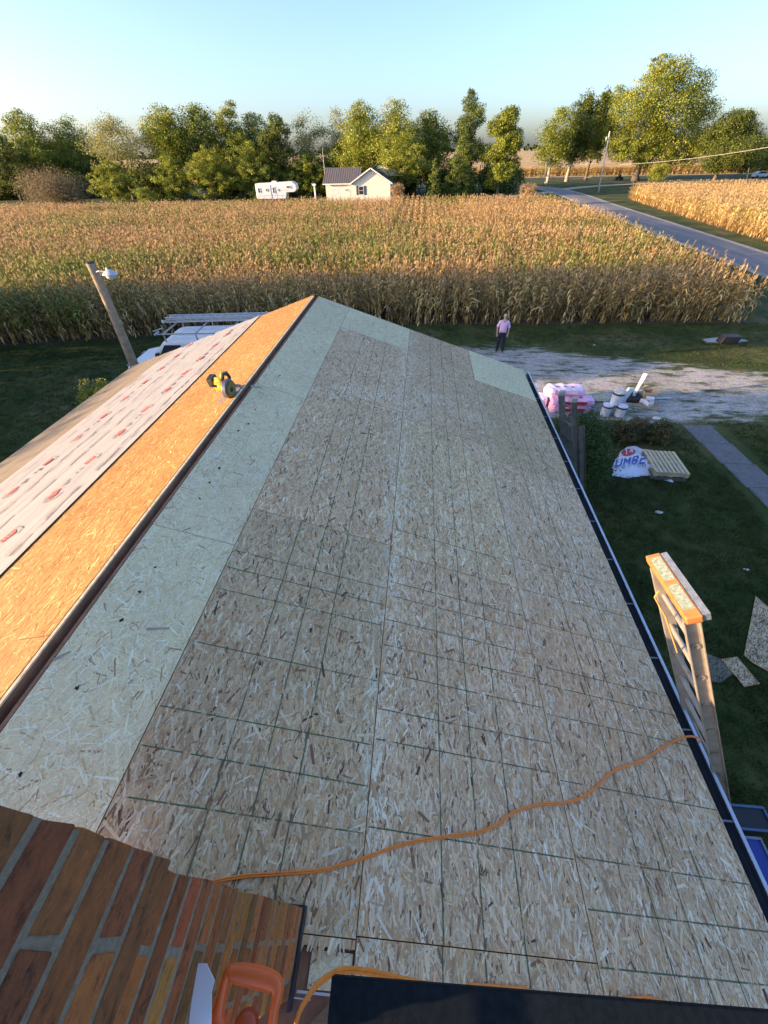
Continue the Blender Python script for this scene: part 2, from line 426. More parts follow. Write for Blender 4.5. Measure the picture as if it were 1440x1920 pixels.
def corn_field(name, poly, x0, x1, y0, y1, label, greenf, seed, sp=.14, ndry=6, ngrn=5):
    r = np.random.default_rng(seed)
    xs = np.arange(x0, x1, .76); ys = np.arange(y0, y1, sp)
    X, Y = np.meshgrid(xs, ys); X = X+r.normal(0, .085, X.shape); Y = Y+r.uniform(-.09, .09, Y.shape)
    X = X.ravel(); Y = Y.ravel()
    bare = (X > -1.6) & (X < 7.2) & (Y > 47) & (Y < 76)
    X = X+np.where(bare, 0, r.normal(0, .16, X.shape))
    k = ~(bare & (r.random(X.shape) < .5)) & inside(poly, X, Y) & (r.random(X.shape) > .04)
    # only what the neighbourhood of the photograph could see
    k &= (X > -1.02*Y-12)
    X, Y = X[k], Y[k]; n = len(X)
    g = greenf(X, Y); isg = r.random(n) < g
    idx = np.where(isg, ndry+r.integers(0, ngrn, n), r.integers(0, ndry, n))
    sc = r.normal(1, .055, n)+.035*nz2(X, Y, 2.2); sc = np.clip(sc, .72, 1.14)
    pts = np.stack([X, Y, np.full(n, G)], 1)
    rot = np.stack([r.normal(0, .045, n), r.normal(0, .045, n), r.uniform(0, 6.28, n)], 1)
    T = [corn_plant(rr, False) for _ in range(ndry)]+[corn_plant(rr, True) for _ in range(ngrn)]
    return gn_scatter(name, pts, idx, rot, np.stack([sc, sc, sc], 1), T, label)
def green1(x, y):
    t = .36*np.exp(-((y-38-.12*x)/11)**2)+.03
    t = t+.38*nz(x, y, 5)+.2*nz2(x, y, 1.3)
    t = t+.55*np.exp(-((x+24)/10)**2)*(y < 34)
    t = t-.40*np.exp(-((y-25)/6)**2)*(x > -10)
    return np.clip(t, .0, .95)
corn_field('corn_field', CORN, -100, 24, 8, 80, 'field of ripening corn, tan tassels over yellow green leaves, behind the roof', green1, 21)
def green2(x, y): return np.clip(.06+.1*nz(x, y, 7), 0, 1)
corn_field('corn_field', CORN2, 36, 110, 38, 103, 'dry golden corn field on the far side of the road', green2, 22, .24, 4, 2)
# far corn: a long standing edge of corn behind the trees, its tops reaching to the horizon
FC = [(-260, 196), (60, 183), (260, 176), (420, 176), (420, 420), (-260, 420)]
b = MB(); nxn = 60
a = N('corn_tops'); v = a.coord(); n1 = a.noise(a.mapping(v, (1, .3, 1)), 1.2, 6, .7); n2 = a.noise(v, .03, 4, .6)
c = a.ramp(n1, [(.3, (.34, .22, .08)), (.5, (.50, .33, .13)), (.7, (.60, .41, .18))]); c = a.mix(.5, c, a.ramp(n2, [(.3, (.75, .75, .7)), (.7, (1.15, 1.1, 1))]), 'MULTIPLY')
a.bsdf(c, .95, bump=n1, bstr=.9, bdist=.4); M_tops = a.m
b.prism([(p[0], p[1]) for p in [(-700, 225), (60, 186), (260, 179), (900, 179), (2200, 2600), (-2200, 2600)]], 'z', G-.2, G+2.25)
o = b.build('far_corn_field', M_tops); tag(o, 'distant tan corn field reaching to the horizon behind the trees', kind='stuff')
r = np.random.default_rng(31); n = 16000
fx = r.uniform(-60, 230, n); base = 183-(fx-60)*.035; base = np.where(fx < 60, 183-(fx-60)*.05, base)
fy = base+r.uniform(0, 7, n)
T = [corn_plant(rr, False) for _ in range(3)]
gn_scatter('far_corn_edge', np.stack([fx, fy, np.full(n, G)], 1), r.integers(0, 3, n), np.stack([r.normal(0, .05, n)]*2+[r.uniform(0, 6.28, n)], 1),
           np.repeat(r.normal(1.0, .07, n)[:, None], 3, 1), T, 'shaded standing edge of the distant corn field behind the trees')
# grass blades on the near lawns
M_blade = leafmat('grass_blade', .3, .2, .7)
def tuft(rnd, dry):
    b = MB()
    for i in range(14):
        an = rnd.uniform(0, 6.28); x, y = rnd.uniform(-.09, .09), rnd.uniform(-.09, .09); h = rnd.uniform(.03, .065)
        lx, ly = math.cos(an)*h*.6, math.sin(an)*h*.6; wx, wy = -math.sin(an)*.004, math.cos(an)*.004
        c = rnd.choice([(.05, .08, .018), (.065, .10, .022), (.04, .065, .015)] if not dry else [(.10, .085, .04), (.06, .065, .025)])
        b.add([(x-wx, y-wy, 0), (x+wx, y+wy, 0), (x+lx*.4+wx*.7, y+ly*.4+wy*.7, h*.7), (x+lx*.4-wx*.7, y+ly*.4-wy*.7, h*.7), (x+lx, y+ly, h)], [(0, 1, 2, 3), (3, 2, 4)], 0, c)
    return b.build('tuft', M_blade, fix=False)
r = np.random.default_rng(5)
P = []
for (x0, x1, y0, y1, d) in ((4.4, 17, -1, 13.6, 95), (-22, -4.6, 4, 20, 45), (-20, 30, 18.5, 25, 40), (22, 38, 22, 48, 12)):
    n = int((x1-x0)*(y1-y0)*d); P.append(np.stack([r.uniform(x0, x1, n), r.uniform(y0, y1, n)], 1))
P = np.concatenate(P); x, y = P[:, 0], P[:, 1]
k = ~inside(CORN, x, y) & ~((x > 11.6) & (x < 13.2) & (y < 13.5)) & ~((np.abs(x-31) < 2.7)) & ~((x > 4.4) & (x < 5.1))
md = np.where(inside(DR, x, y), pdist(DR, x, y), -1); k &= (md < .25)
x, y = x[k], y[k]; n = len(x); print('tufts', n)
dry = r.random(n) < np.clip(.25+.3*nz(x, y, 1.5), .03, .8)
sc = r.uniform(.7, 1.5, n)
gn_scatter('grass', np.stack([x, y, np.full(n, G+.004)], 1), np.where(dry, 3, 0)+r.integers(0, 3, n), np.stack([np.zeros(n)]*2+[r.uniform(0, 6.28, n)], 1),
           np.stack([sc, sc, sc*r.uniform(.7, 1.3, n)], 1), [tuft(rr, False) for _ in range(3)]+[tuft(rr, True) for _ in range(3)], 'short mown grass of the lawns around the house')

# ------------------------------------------------------------------ trees
M_leaf = leafmat('tree_leaf', .35, .25, .0)
a = N('bark'); v = a.coord(); n1 = a.noise(a.mapping(v, (6, 6, 1.2)), 3, 6, .7)
a.bsdf(a.ramp(n1, [(.3, (.055, .04, .03)), (.7, (.17, .135, .10))]), .95, bump=n1, bstr=.6, bdist=.05); M_bark = a.m
a = N('pale_bark'); v = a.coord(); n1 = a.noise(a.mapping(v, (3, 3, .8)), 2, 5, .7)
a.bsdf(a.ramp(n1, [(.3, (.20, .16, .12)), (.6, (.42, .37, .29))]), .9, bump=n1, bstr=.4, bdist=.03); M_pale = a.m
PAL = dict(yellow=[(.135, .165, .022), (.165, .19, .028), (.105, .14, .018), (.22, .22, .042)],
           green=[(.11, .14, .02), (.14, .17, .026), (.085, .11, .017), (.18, .20, .03)],
           dark=[(.07, .095, .018), (.09, .115, .022), (.05, .07, .015)],
           cedar=[(.085, .12, .028), (.11, .145, .03), (.065, .09, .022)],
           pale=[(.17, .17, .055), (.21, .20, .07), (.14, .15, .045)],
           brown=[(.13, .10, .055), (.17, .13, .07), (.10, .085, .04)],
           rust=[(.24, .16, .08), (.30, .21, .11), (.19, .13, .07)],
           yew=[(.03, .065, .016), (.045, .085, .02), (.025, .05, .014)],
           hedge=[(.05, .075, .02), (.07, .085, .025), (.10, .075, .035), (.13, .085, .05)])
DENS = 3.0
def leaves(r, blobs, n, size, pal, clump=1.0, fill=.25, nper=46):
    """leaf sized faces in clumps spread through overlapping crown masses"""
    n = int(n*DENS)
    B = np.array(blobs, float); wt = (B[:, 3]*B[:, 4]*B[:, 5])**(.67); wt /= wt.sum()
    nc = max(4, n//nper)
    bi = r.choice(len(B), nc, p=wt); u = r.normal(0, 1, (nc, 3)); u /= np.linalg.norm(u, axis=1)[:, None]
    rad = np.where(r.random(nc) < fill, r.uniform(.2, .8, nc), r.uniform(.8, 1.06, nc))
    cc = B[bi, :3]+u*rad[:, None]*B[bi, 3:6]
    ctone = r.uniform(.70, 1.30, nc); pal = np.array(pal)*1.5
    cp = r.integers(0, len(pal), nc)
    ci = np.repeat(np.arange(nc), nper); n = len(ci)
    s_ = (B[bi, 3:6].min(1)*.27*clump)[ci]
    s_ = np.minimum(s_, size*4.0*clump)
    off = np.clip(r.normal(0, 1, (n, 3)), -1.7, 1.7); off *= (s_*np.array([1]))[:, None]*np.array([1, 1, .62])
    p = cc[ci]+off
    nrm = r.normal(0, 1, (n, 3))+u[ci]*.9+np.array([0, 0, .5]); nrm /= np.linalg.norm(nrm, axis=1)[:, None]
    t = np.cross(nrm, r.normal(0, 1, (n, 3))); t /= np.linalg.norm(t, axis=1)[:, None]; bt = np.cross(nrm, t)
    L = (size*r.uniform(.55, 1.3, n))[:, None]; W = L*r.uniform(.4, .7, n)[:, None]
    V = np.stack([p-t*L*.5, p+bt*W*.5+t*L*.05, p+t*L*.5, p-bt*W*.5+t*L*.05], 1).reshape(-1, 3)
    F = np.arange(4*n).reshape(-1, 4)
    col = pal[np.where(r.random(n) < .7, cp[ci], r.integers(0, len(pal), n))]*ctone[ci][:, None]*r.uniform(.8, 1.2, n)[:, None]
    return V, F, col
def limbs(b, rnd, H, r0, blobs, lean=0, col=None, n=9, first=.25):
    top = Vector((lean*H*.1, 0, H*.72)); base = Vector((0, 0, -.1))
    pts = [base.lerp(top, t)+Vector((rnd.uniform(-1, 1), rnd.uniform(-1, 1), 0))*r0*.5*(t > 0) for t in (0, .08, .25, .5, .75, 1)]
    b.tube(pts, [r0*1.5, r0*1.05, r0*.85, r0*.6, r0*.35, r0*.1], 9)
    for i in range(n):
        q = blobs[i % len(blobs)] if blobs else None
        t = first+(.9-first)*i/n; a_ = base.lerp(top, t)
        e = Vector((q[0], q[1], max(q[2], a_.z+.3)))+Vector((rnd.uniform(-1, 1)*q[3]*.6, rnd.uniform(-1, 1)*q[4]*.6, rnd.uniform(0, .6)*q[5]))
        mid = a_.lerp(e, .5)+Vector((0, 0, -.06*(e-a_).length)); rr_ = r0*(.5-.3*t)
        b.tube([a_, mid, e], [rr_, rr_*.6, rr_*.15], 6)
        for _ in range(2):
            e2 = mid+Vector((rnd.uniform(-1, 1)*q[3]*.7, rnd.uniform(-1, 1)*q[4]*.7, rnd.uniform(.1, .8)*q[5]))
            b.tube([mid, mid.lerp(e2, .5)+Vector((0, 0, .1)), e2], [rr_*.45, rr_*.25, .02], 5)
def tree(name, label, px0, px1, ptop, Yd, pal, n=7000, size=.34, blobs=None, pbase=None, trunk=.3, kind='round', seed=0, group=None, cat='tree', bark=None, gap=.0, low=.12, shift=0, fill=.25, clump=1.0, pmid=None):
    """crown measured on the photograph (left, right, top pixel) at its true distance Yd"""
    rnd = random.Random(seed); r = np.random.default_rng(seed)
    pm = pmid or (ptop+300)/2
    A_ = atY(px0, pm, Yd); B_ = atY(px1, pm, Yd); T_ = atY((px0+px1)/2, ptop, Yd)
    cx = (A_.x+B_.x)/2; Wd = (B_.x-A_.x)/2*(1.0 if name == 'conifer' or kind == 'bush' else (1.42 if group == TG else 1.15)); H = T_.z-G
    root = thing(name, label, cat, (cx, Yd, G), 0, group)
    if blobs is None:
        blobs = []
        if kind == 'round':
            k = 9
            for i in range(k):
                t = i/(k-1); zz = H*(low+.12+(.86-low-.12)*t); wr = math.sin(math.pi*(.18+.72*t))**.8
                an = i*2.4+seed; off = Wd*.48*wr*(.3 if i == k-1 else 1)
                rr_ = Wd*.56*wr+.3
                blobs.append((math.cos(an)*off, math.sin(an)*off*.8, zz, rr_, rr_*.9, min(H*.15, rr_*1.1)))
                blobs.append((-math.cos(an)*off, -math.sin(an)*off*.8, zz+H*.03, rr_*.9, rr_*.9, min(H*.14, rr_)))
            blobs.append((0, 0, H*.88, Wd*.4, Wd*.4, H*.12))
        elif kind == 'tall':
            k = 8
            for i in range(k):
                t = i/(k-1); zz = H*(low+.1+(.8-low)*t); an = i*2.1+seed; wr = .55+.45*math.sin(math.pi*min(1, t*.9+.1))
                blobs.append((math.cos(an)*Wd*.42*wr, math.sin(an)*Wd*.4*wr, zz, Wd*.5*wr+.2, Wd*.5*wr+.2, H*.11))
        elif kind == 'cone':
            k = 9
            for i in range(k):
                t = i/(k-1); zz = H*(.06+.88*t); wr = (1-t)**.75*.95+.06
                blobs.append((rnd.uniform(-.1, .1)*Wd, 0, zz, Wd*wr, Wd*wr, H*.09))
        elif kind == 'bush':
            for i in range(7):
                an = i*2.4; rd = .55*Wd if i else 0
                blobs.append((math.cos(an)*rd, math.sin(an)*rd*.8, H*rnd.uniform(.36, .5), Wd*.5, Wd*.5, H*.42))
    blobs = [(x+shift*Wd*(z/H), y, z, a1, a2, a3) for x, y, z, a1, a2, a3 in blobs]
    V, F, col = leaves(r, blobs, n, size, PAL[pal] if isinstance(pal, str) else pal, clump, fill)
    V[:, 2] = np.maximum(V[:, 2], .05)
    npmesh('crown', V, F, M_leaf, root, col)
    b = MB(); limbs(b, rnd, H, trunk, blobs, shift, n=10)
    b.build('trunk' if cat != 'shrub' else 'stem', bark or M_bark, root, smooth=True)
    return root
TG = 'trees in the belt along the far end of the corn field'
tree('broadleaf_tree', 'dark green tree cut by the left edge of the picture', -60, 42, 252, 118, 'dark', 6000, .4, seed=1, group=TG)
tree('broadleaf_tree', 'tall light green rounded tree nearest the left edge of the picture', 8, 100, 205, 122, 'green', 8000, .36, seed=2, group=TG)
tree('broadleaf_tree', 'thin topped tree right of the rounded tree near the left edge', 95, 172, 216, 126, 'green', 5200, .32, seed=3, fill=.5, group=TG, clump=1.2)
tree('broadleaf_tree', 'airy open tree with dark bare limbs, left of the gap in the belt', 160, 262, 213, 116, 'pale', 3600, .30, seed=4, fill=.7, clump=1.3, low=.35, group=TG, trunk=.35)
tree('broadleaf_tree', 'low yellow green tree under the airy open tree', 165, 238, 300, 110, 'yellow', 4200, .30, seed=5, group=TG, low=.02)
tree('broadleaf_tree', 'dark low tree behind the grey brown bush', 60, 175, 262, 130, 'dark', 6500, .42, seed=6, group=TG, low=.0)
tree('broadleaf_tree', 'low dark green tree left of the gap behind the airy tree', 205, 300, 318, 124, 'dark', 4500, .4, seed=7, group=TG, low=.0)
tree('broadleaf_tree', 'broad light green tree right of the gap in the belt', 277, 350, 194, 118, 'yellow', 8000, .34, seed=8, group=TG, low=.3)
tree('broadleaf_tree', 'light green tree second from the gap with a domed top', 335, 415, 190, 120, 'green', 8500, .34, seed=9, group=TG)
tree('broadleaf_tree', 'narrow leafy tree left of the darker pair in the belt', 400, 460, 194, 119, 'yellow', 6000, .33, seed=10, kind='tall', group=TG)
tree('broadleaf_tree', 'dark green tree with broken flat top in the middle of the left belt', 445, 505, 208, 121, 'green', 6500, .33, seed=11, group=TG)
tree('broadleaf_tree', 'dark green tree just right of the trailer, thinning at the top', 490, 545, 214, 117, 'dark', 6000, .33, seed=12, group=TG, kind='tall')
tree('broadleaf_tree', 'low yellow green tree in front of the broad light green tree', 285, 345, 285, 112, 'yellow', 4200, .28, seed=13, group=TG, low=.0)
tree('broadleaf_tree', 'low leafy tree left of the white trailer', 350, 420, 278, 111, 'yellow', 4800, .28, seed=14, group=TG, low=.0)
tree('broadleaf_tree', 'low tree standing right behind the white trailer', 420, 505, 268, 113, 'green', 5200, .28, seed=15, group=TG, low=.0)
tree('broadleaf_tree', 'low dark tree in the gap left of the broad light green tree', 262, 300, 322, 127, 'dark', 2600, .4, seed=16, group=TG, low=.0)
tree('slender_tree', 'thin half bare tree left of two above the metal roof', 545, 600, 198, 122, 'pale', 2000, .27, seed=17, kind='tall', fill=.8, clump=1.5, low=.3, group=TG, trunk=.2, bark=M_pale)
tree('slender_tree', 'thin half bare tree right of two above the metal roof', 596, 655, 200, 124, 'pale', 2300, .27, seed=18, kind='tall', fill=.8, clump=1.5, low=.3, group=TG, trunk=.2, bark=M_pale)
tree('broadleaf_tree', 'low green tree between trailer and white house', 540, 612, 288, 116, 'green', 4600, .3, seed=19, group=TG, low=.0)
tree('broadleaf_tree', 'low green tree behind the ridge of the metal roof', 600, 665, 268, 118, 'dark', 4600, .32, seed=20, group=TG, low=.0)
tree('broadleaf_tree', 'yellow green tree straight behind the house gable', 640, 718, 190, 116, 'yellow', 9000, .32, seed=21, group=TG)
tree('broadleaf_tree', 'tallest yellow tree right behind the house roof', 702, 778, 184, 114, 'yellow', 9000, .30, seed=22, group=TG)
tree('broadleaf_tree', 'darker green tree right of the tallest yellow tree', 768, 842, 205, 119, 'green', 8000, .32, seed=23, group=TG)
tree('broadleaf_tree', 'low yellow tree leaning over the right end of the house roof', 715, 800, 252, 108, 'yellow', 5200, .27, seed=24, group=TG, low=.22)
CG = 'trees on the lawn right of the white house'
tree('conifer', 'tall pointed light green tree behind two smaller cones', 846, 916, 172, 116, 'cedar', 9500, .28, seed=25, kind='tall', group=CG, low=.0)
tree('conifer', 'broad cone shaped evergreen in front of the tall pointed tree', 834, 908, 235, 106, 'cedar', 8500, .24, seed=26, kind='cone', group=CG)
tree('conifer', 'smallest cone shaped evergreen beside the house driveway', 800, 834, 290, 102, 'cedar', 4200, .2, seed=27, kind='cone', group=CG)
tree('broadleaf_tree', 'dense dark green tree left of the road, dark on its right side', 909, 986, 202, 106, 'green', 11000, .28, seed=28, kind='tall', group=CG, low=.12, trunk=.3)
RG = 'trees on the far side of the road'
tree('broadleaf_tree', 'open crowned tree with a pale leaning trunk nearest the road', 1010, 1078, 196, 148, 'green', 4600, .36, seed=29, fill=.7, clump=1.3, low=.14, group=RG, trunk=.42, bark=M_pale, shift=.1)
tree('broadleaf_tree', 'dark tree with a pale trunk, second from the road', 1055, 1118, 170, 153, 'dark', 6500, .38, seed=30, fill=.5, low=.16, group=RG, trunk=.45, bark=M_pale, shift=.15)
tree('broadleaf_tree', 'dark ragged tree left of the huge spreading tree', 1098, 1152, 160, 160, 'dark', 6000, .4, seed=31, fill=.5, low=.16, group=RG, trunk=.4)
# the huge tree: crown masses laid out along its outline
def mass(lst, Yd, cx):
    out = []
    for px, py, rx, rz in lst:
        p = atY(px, py, Yd); e = atY(px+rx, py, Yd); k = atY(px, py-rz, Yd)
        out.append((p.x-cx, random.uniform(-.45, .45)*6, p.z-G, e.x-p.x, (e.x-p.x), k.z-p.z))
    return out
cxb = (atY(1130, 210, 150).x+atY(1342, 210, 150).x)/2
big = mass([(1255, 140, 38, 34), (1215, 172, 36, 32), (1300, 165, 34, 34), (1185, 205, 34, 30), (1250, 205, 50, 42), (1312, 215, 30, 34), (1165, 245, 30, 28), (1215, 255, 44, 34),
            (1275, 262, 44, 34), (1170, 282, 28, 22), (1225, 292, 40, 20), (1285, 292, 36, 20), (1318, 262, 22, 24), (1150, 268, 18, 22), (1240, 120, 20, 16), (1170, 180, 18, 20)], 150, cxb)
tree('broadleaf_tree', 'huge spreading light green tree, the tallest of all', 1130, 1342, 100, 150, 'yellow', 30000, .36, seed=32, blobs=big, group=RG, trunk=.8, fill=.3)
cxd = (atY(1322, 250, 142).x+atY(1428, 250, 142).x)/2
drk = mass([(1385, 232, 34, 26), (1355, 258, 30, 28), (1405, 262, 24, 30), (1375, 285, 42, 30), (1345, 300, 28, 22), (1402, 302, 26, 22), (1395, 222, 22, 16)], 142, cxd)
tree('broadleaf_tree', 'dense dark green rounded tree at the right, below the sagging wire', 1322, 1428, 202, 142, 'dark', 16000, .34, seed=33, blobs=drk, group=RG, trunk=.5)
tree('broadleaf_tree', 'light green tree cut by the right edge of the picture', 1422, 1500, 228, 165, 'green', 7000, .4, seed=34, group=RG, low=.0)
tree('shrub', 'round yellow green shrub under the huge spreading tree', 1218, 1258, 303, 143, 'yellow', 1800, .25, seed=35, kind='bush', cat='shrub', trunk=.08, pmid=320)
tree('shrub', 'round reddish brown shrub beside the road at the corn field corner', 977, 1012, 340, 88, 'rust', 2600, .13, seed=36, kind='bush', cat='shrub', trunk=.05, pmid=350)
tree('shrub', 'brown clipped shrub at the right corner of the white house', 733, 760, 338, 97, 'rust', 2200, .14, seed=37, kind='bush', cat='shrub', trunk=.05, pmid=348)
tree('shrub', 'wide grey brown bush standing out in front of the tree belt', 40, 158, 302, 84, 'brown', 9000, .20, seed=38, kind='bush', cat='shrub', trunk=.08, pmid=345, fill=.6)
tree('shrub', 'low green shrub at the foot of the belt by the gap', 250, 285, 345, 100, 'green', 1600, .2, seed=39, kind='bush', cat='shrub', trunk=.05, pmid=355)
# far belts on the horizon
def belt(name, label, x0, x1, y0, y1, h, n, size, pal, seed):
    r = np.random.default_rng(seed); k = int((x1-x0)/9); B = []
    for i in range(k):
        t = (i+r.random())/k; hh = h*r.uniform(.6, 1.1)
        B.append((x0+(x1-x0)*t, y0+(y1-y0)*t+r.uniform(-4, 4), G+hh*.45, r.uniform(5, 9), 5, hh*.5))
    V, F, col = leaves(r, B, n, size, PAL[pal]); V[:, 2] = np.maximum(V[:, 2], G)
    o = npmesh(name, V, F, M_leaf, None, col); tag(o, label, kind='stuff')
belt('understory', 'dark undergrowth closing the foot of the tree belt behind the corn', -118, 4, 124, 124, 7.5, 30000, .55, 'dark', 51)
belt('undergrowth', 'low dark growth right of the white house under the trees', 2, 24, 122, 120, 5, 6000, .4, 'dark', 52)
belt('far_woods', 'far off woods along the horizon', -900, 1100, 1300, 1200, 16, 26000, 4.0, 'dark', 53)
# sun side windbreak outside the frame, left of the yard: it shades the yard and the foot of the corn
def hedge(label, x, y, L, H, seed, pal='dark'):
    r = np.random.default_rng(seed); root = thing('windbreak_tree', label, 'tree', (x, y, G), 0, 'windbreak left of the yard')
    B = []
    for i in range(6): B.append((r.uniform(-.6, .6), L*(i/5-.5), H*.5, 1.5, L*.16+.3, H*.5))
    V, F, col = leaves(r, B, 15000, .26, PAL[pal], 1, .5); k = (V.reshape(-1, 4, 3)[:, :, 2].max(1) < H) & (V.reshape(-1, 4, 3)[:, :, 2].min(1) > 0)
    V = V.reshape(-1, 4, 3)[k].reshape(-1, 3); F = np.arange(len(V)).reshape(-1, 4); col = col[k]
    npmesh('crown', V, F, M_leaf, root, col)
    b = MB()
    for i in range(4): b.tube([(0, L*(i/3-.5)*.8, -.1), (r.uniform(-.2, .2), L*(i/3-.5)*.8, H*.75)], [.14, .05], 7)
    b.build('trunk', M_bark, root)
# ================================================================== THE HOUSE UNDER REPAIR
SQ = math.sqrt(1+S*S)
def RP(x, y, h=0.0):
    """point on the roof plane at horizontal offset x, raised h along the normal"""
    s = 1 if x >= 0 else -1
    return Vector((x + s*S*h/SQ, y, -abs(x)*S + h/SQ))
EX = 4.27; YF = 8.28; YN = -3.4
house = thing('house', 'house with a roof stripped to pale, brown and sunlit orange strand board', 'house', (0, 0, G))
def hb(b, name, mats, parent=house, **k):
    return b.build(name, mats, parent, world=(parent is house), **k)
# strand board: flakes are laid one over another on each sheet
a = N('strand_board'); v = a.coord(); at_ = a.n('Attribute', attribute_name='col')
g1 = a.noise(v, 90, 3, .6); g2 = a.noise(v, 1.3, 4, .6); g3 = a.noise(v, 14, 5, .7)
c = a.mix(.7, at_.outputs['Color'], a.ramp(g1, [(.25, (.80, .78, .76)), (.75, (1.12, 1.12, 1.1))]), 'MULTIPLY')
c = a.mix(.6, c, a.ramp(g2, [(.3, (.86, .85, .84)), (.7, (1.06, 1.06, 1.06))]), 'MULTIPLY')
c = a.mix(.4, c, a.ramp(g3, [(.3, (.80, .79, .77)), (.7, (1.06, 1.06, 1.06))]), 'MULTIPLY')
a.bsdf(c, .72, bump=g1, bstr=.25, bdist=.002, spec=.35); M_osb = a.m
a = N('board_edge'); v = a.coord(); g1 = a.noise(a.mapping(v, (1, 1, 12)), 60, 4, .7)
a.bsdf(a.ramp(g1, [(.3, (.16, .09, .04)), (.7, (.55, .38, .19))]), .85); M_edge = a.m
a = N('guide_line'); v = a.coord(); g1 = a.noise(v, 16, 4, .7)
bs = a.bsdf((.07, .13, .06), .8); tr = a.n('BsdfTransparent'); mx = a.n('MixShader')
a.l(a.ramp(g1, [(.36, (0, 0, 0)), (.50, (.9, .9, .9))]), mx.inputs[0]); a.l(tr.outputs[0], mx.inputs[1]); a.l(bs.outputs[0], mx.inputs[2]); a.l(mx.outputs[0], a.o.inputs[0]); M_line = a.m
M_black = mat('black_spot', (.012, .011, .010), .7)
M_pencil = mat('grey_smear', (.36, .31, .24), .7)
OSB = dict(
    old=dict(base=(.74, .43, .20), pal=[((.90, .63, .36), 5), ((.74, .46, .25), 4), ((.92, .70, .44), 4.0), ((.60, .35, .19), 3.2), ((.34, .17, .09), 1.3), ((.95, .80, .58), 1.1), ((.82, .55, .31), 4.5), ((.13, .07, .045), .4)], ang=.55, rnd=.18),
    new=dict(base=(.90, .74, .43), pal=[((.93, .78, .46), 6), ((.84, .67, .37), 4), ((.97, .88, .64), 5), ((.72, .52, .28), 2.2), ((.50, .30, .15), .7), ((.93, .82, .52), 5)], ang=1.0, rnd=.6),
    sun=dict(base=(.47, .22, .06), pal=[((.54, .265, .075), 5), ((.46, .21, .055), 4), ((.70, .42, .15), 3), ((.34, .15, .035), 1.8), ((.80, .56, .26), 1.1)], ang=.5, rnd=.4))  # same board as new, with the low sun's orange put into its colour
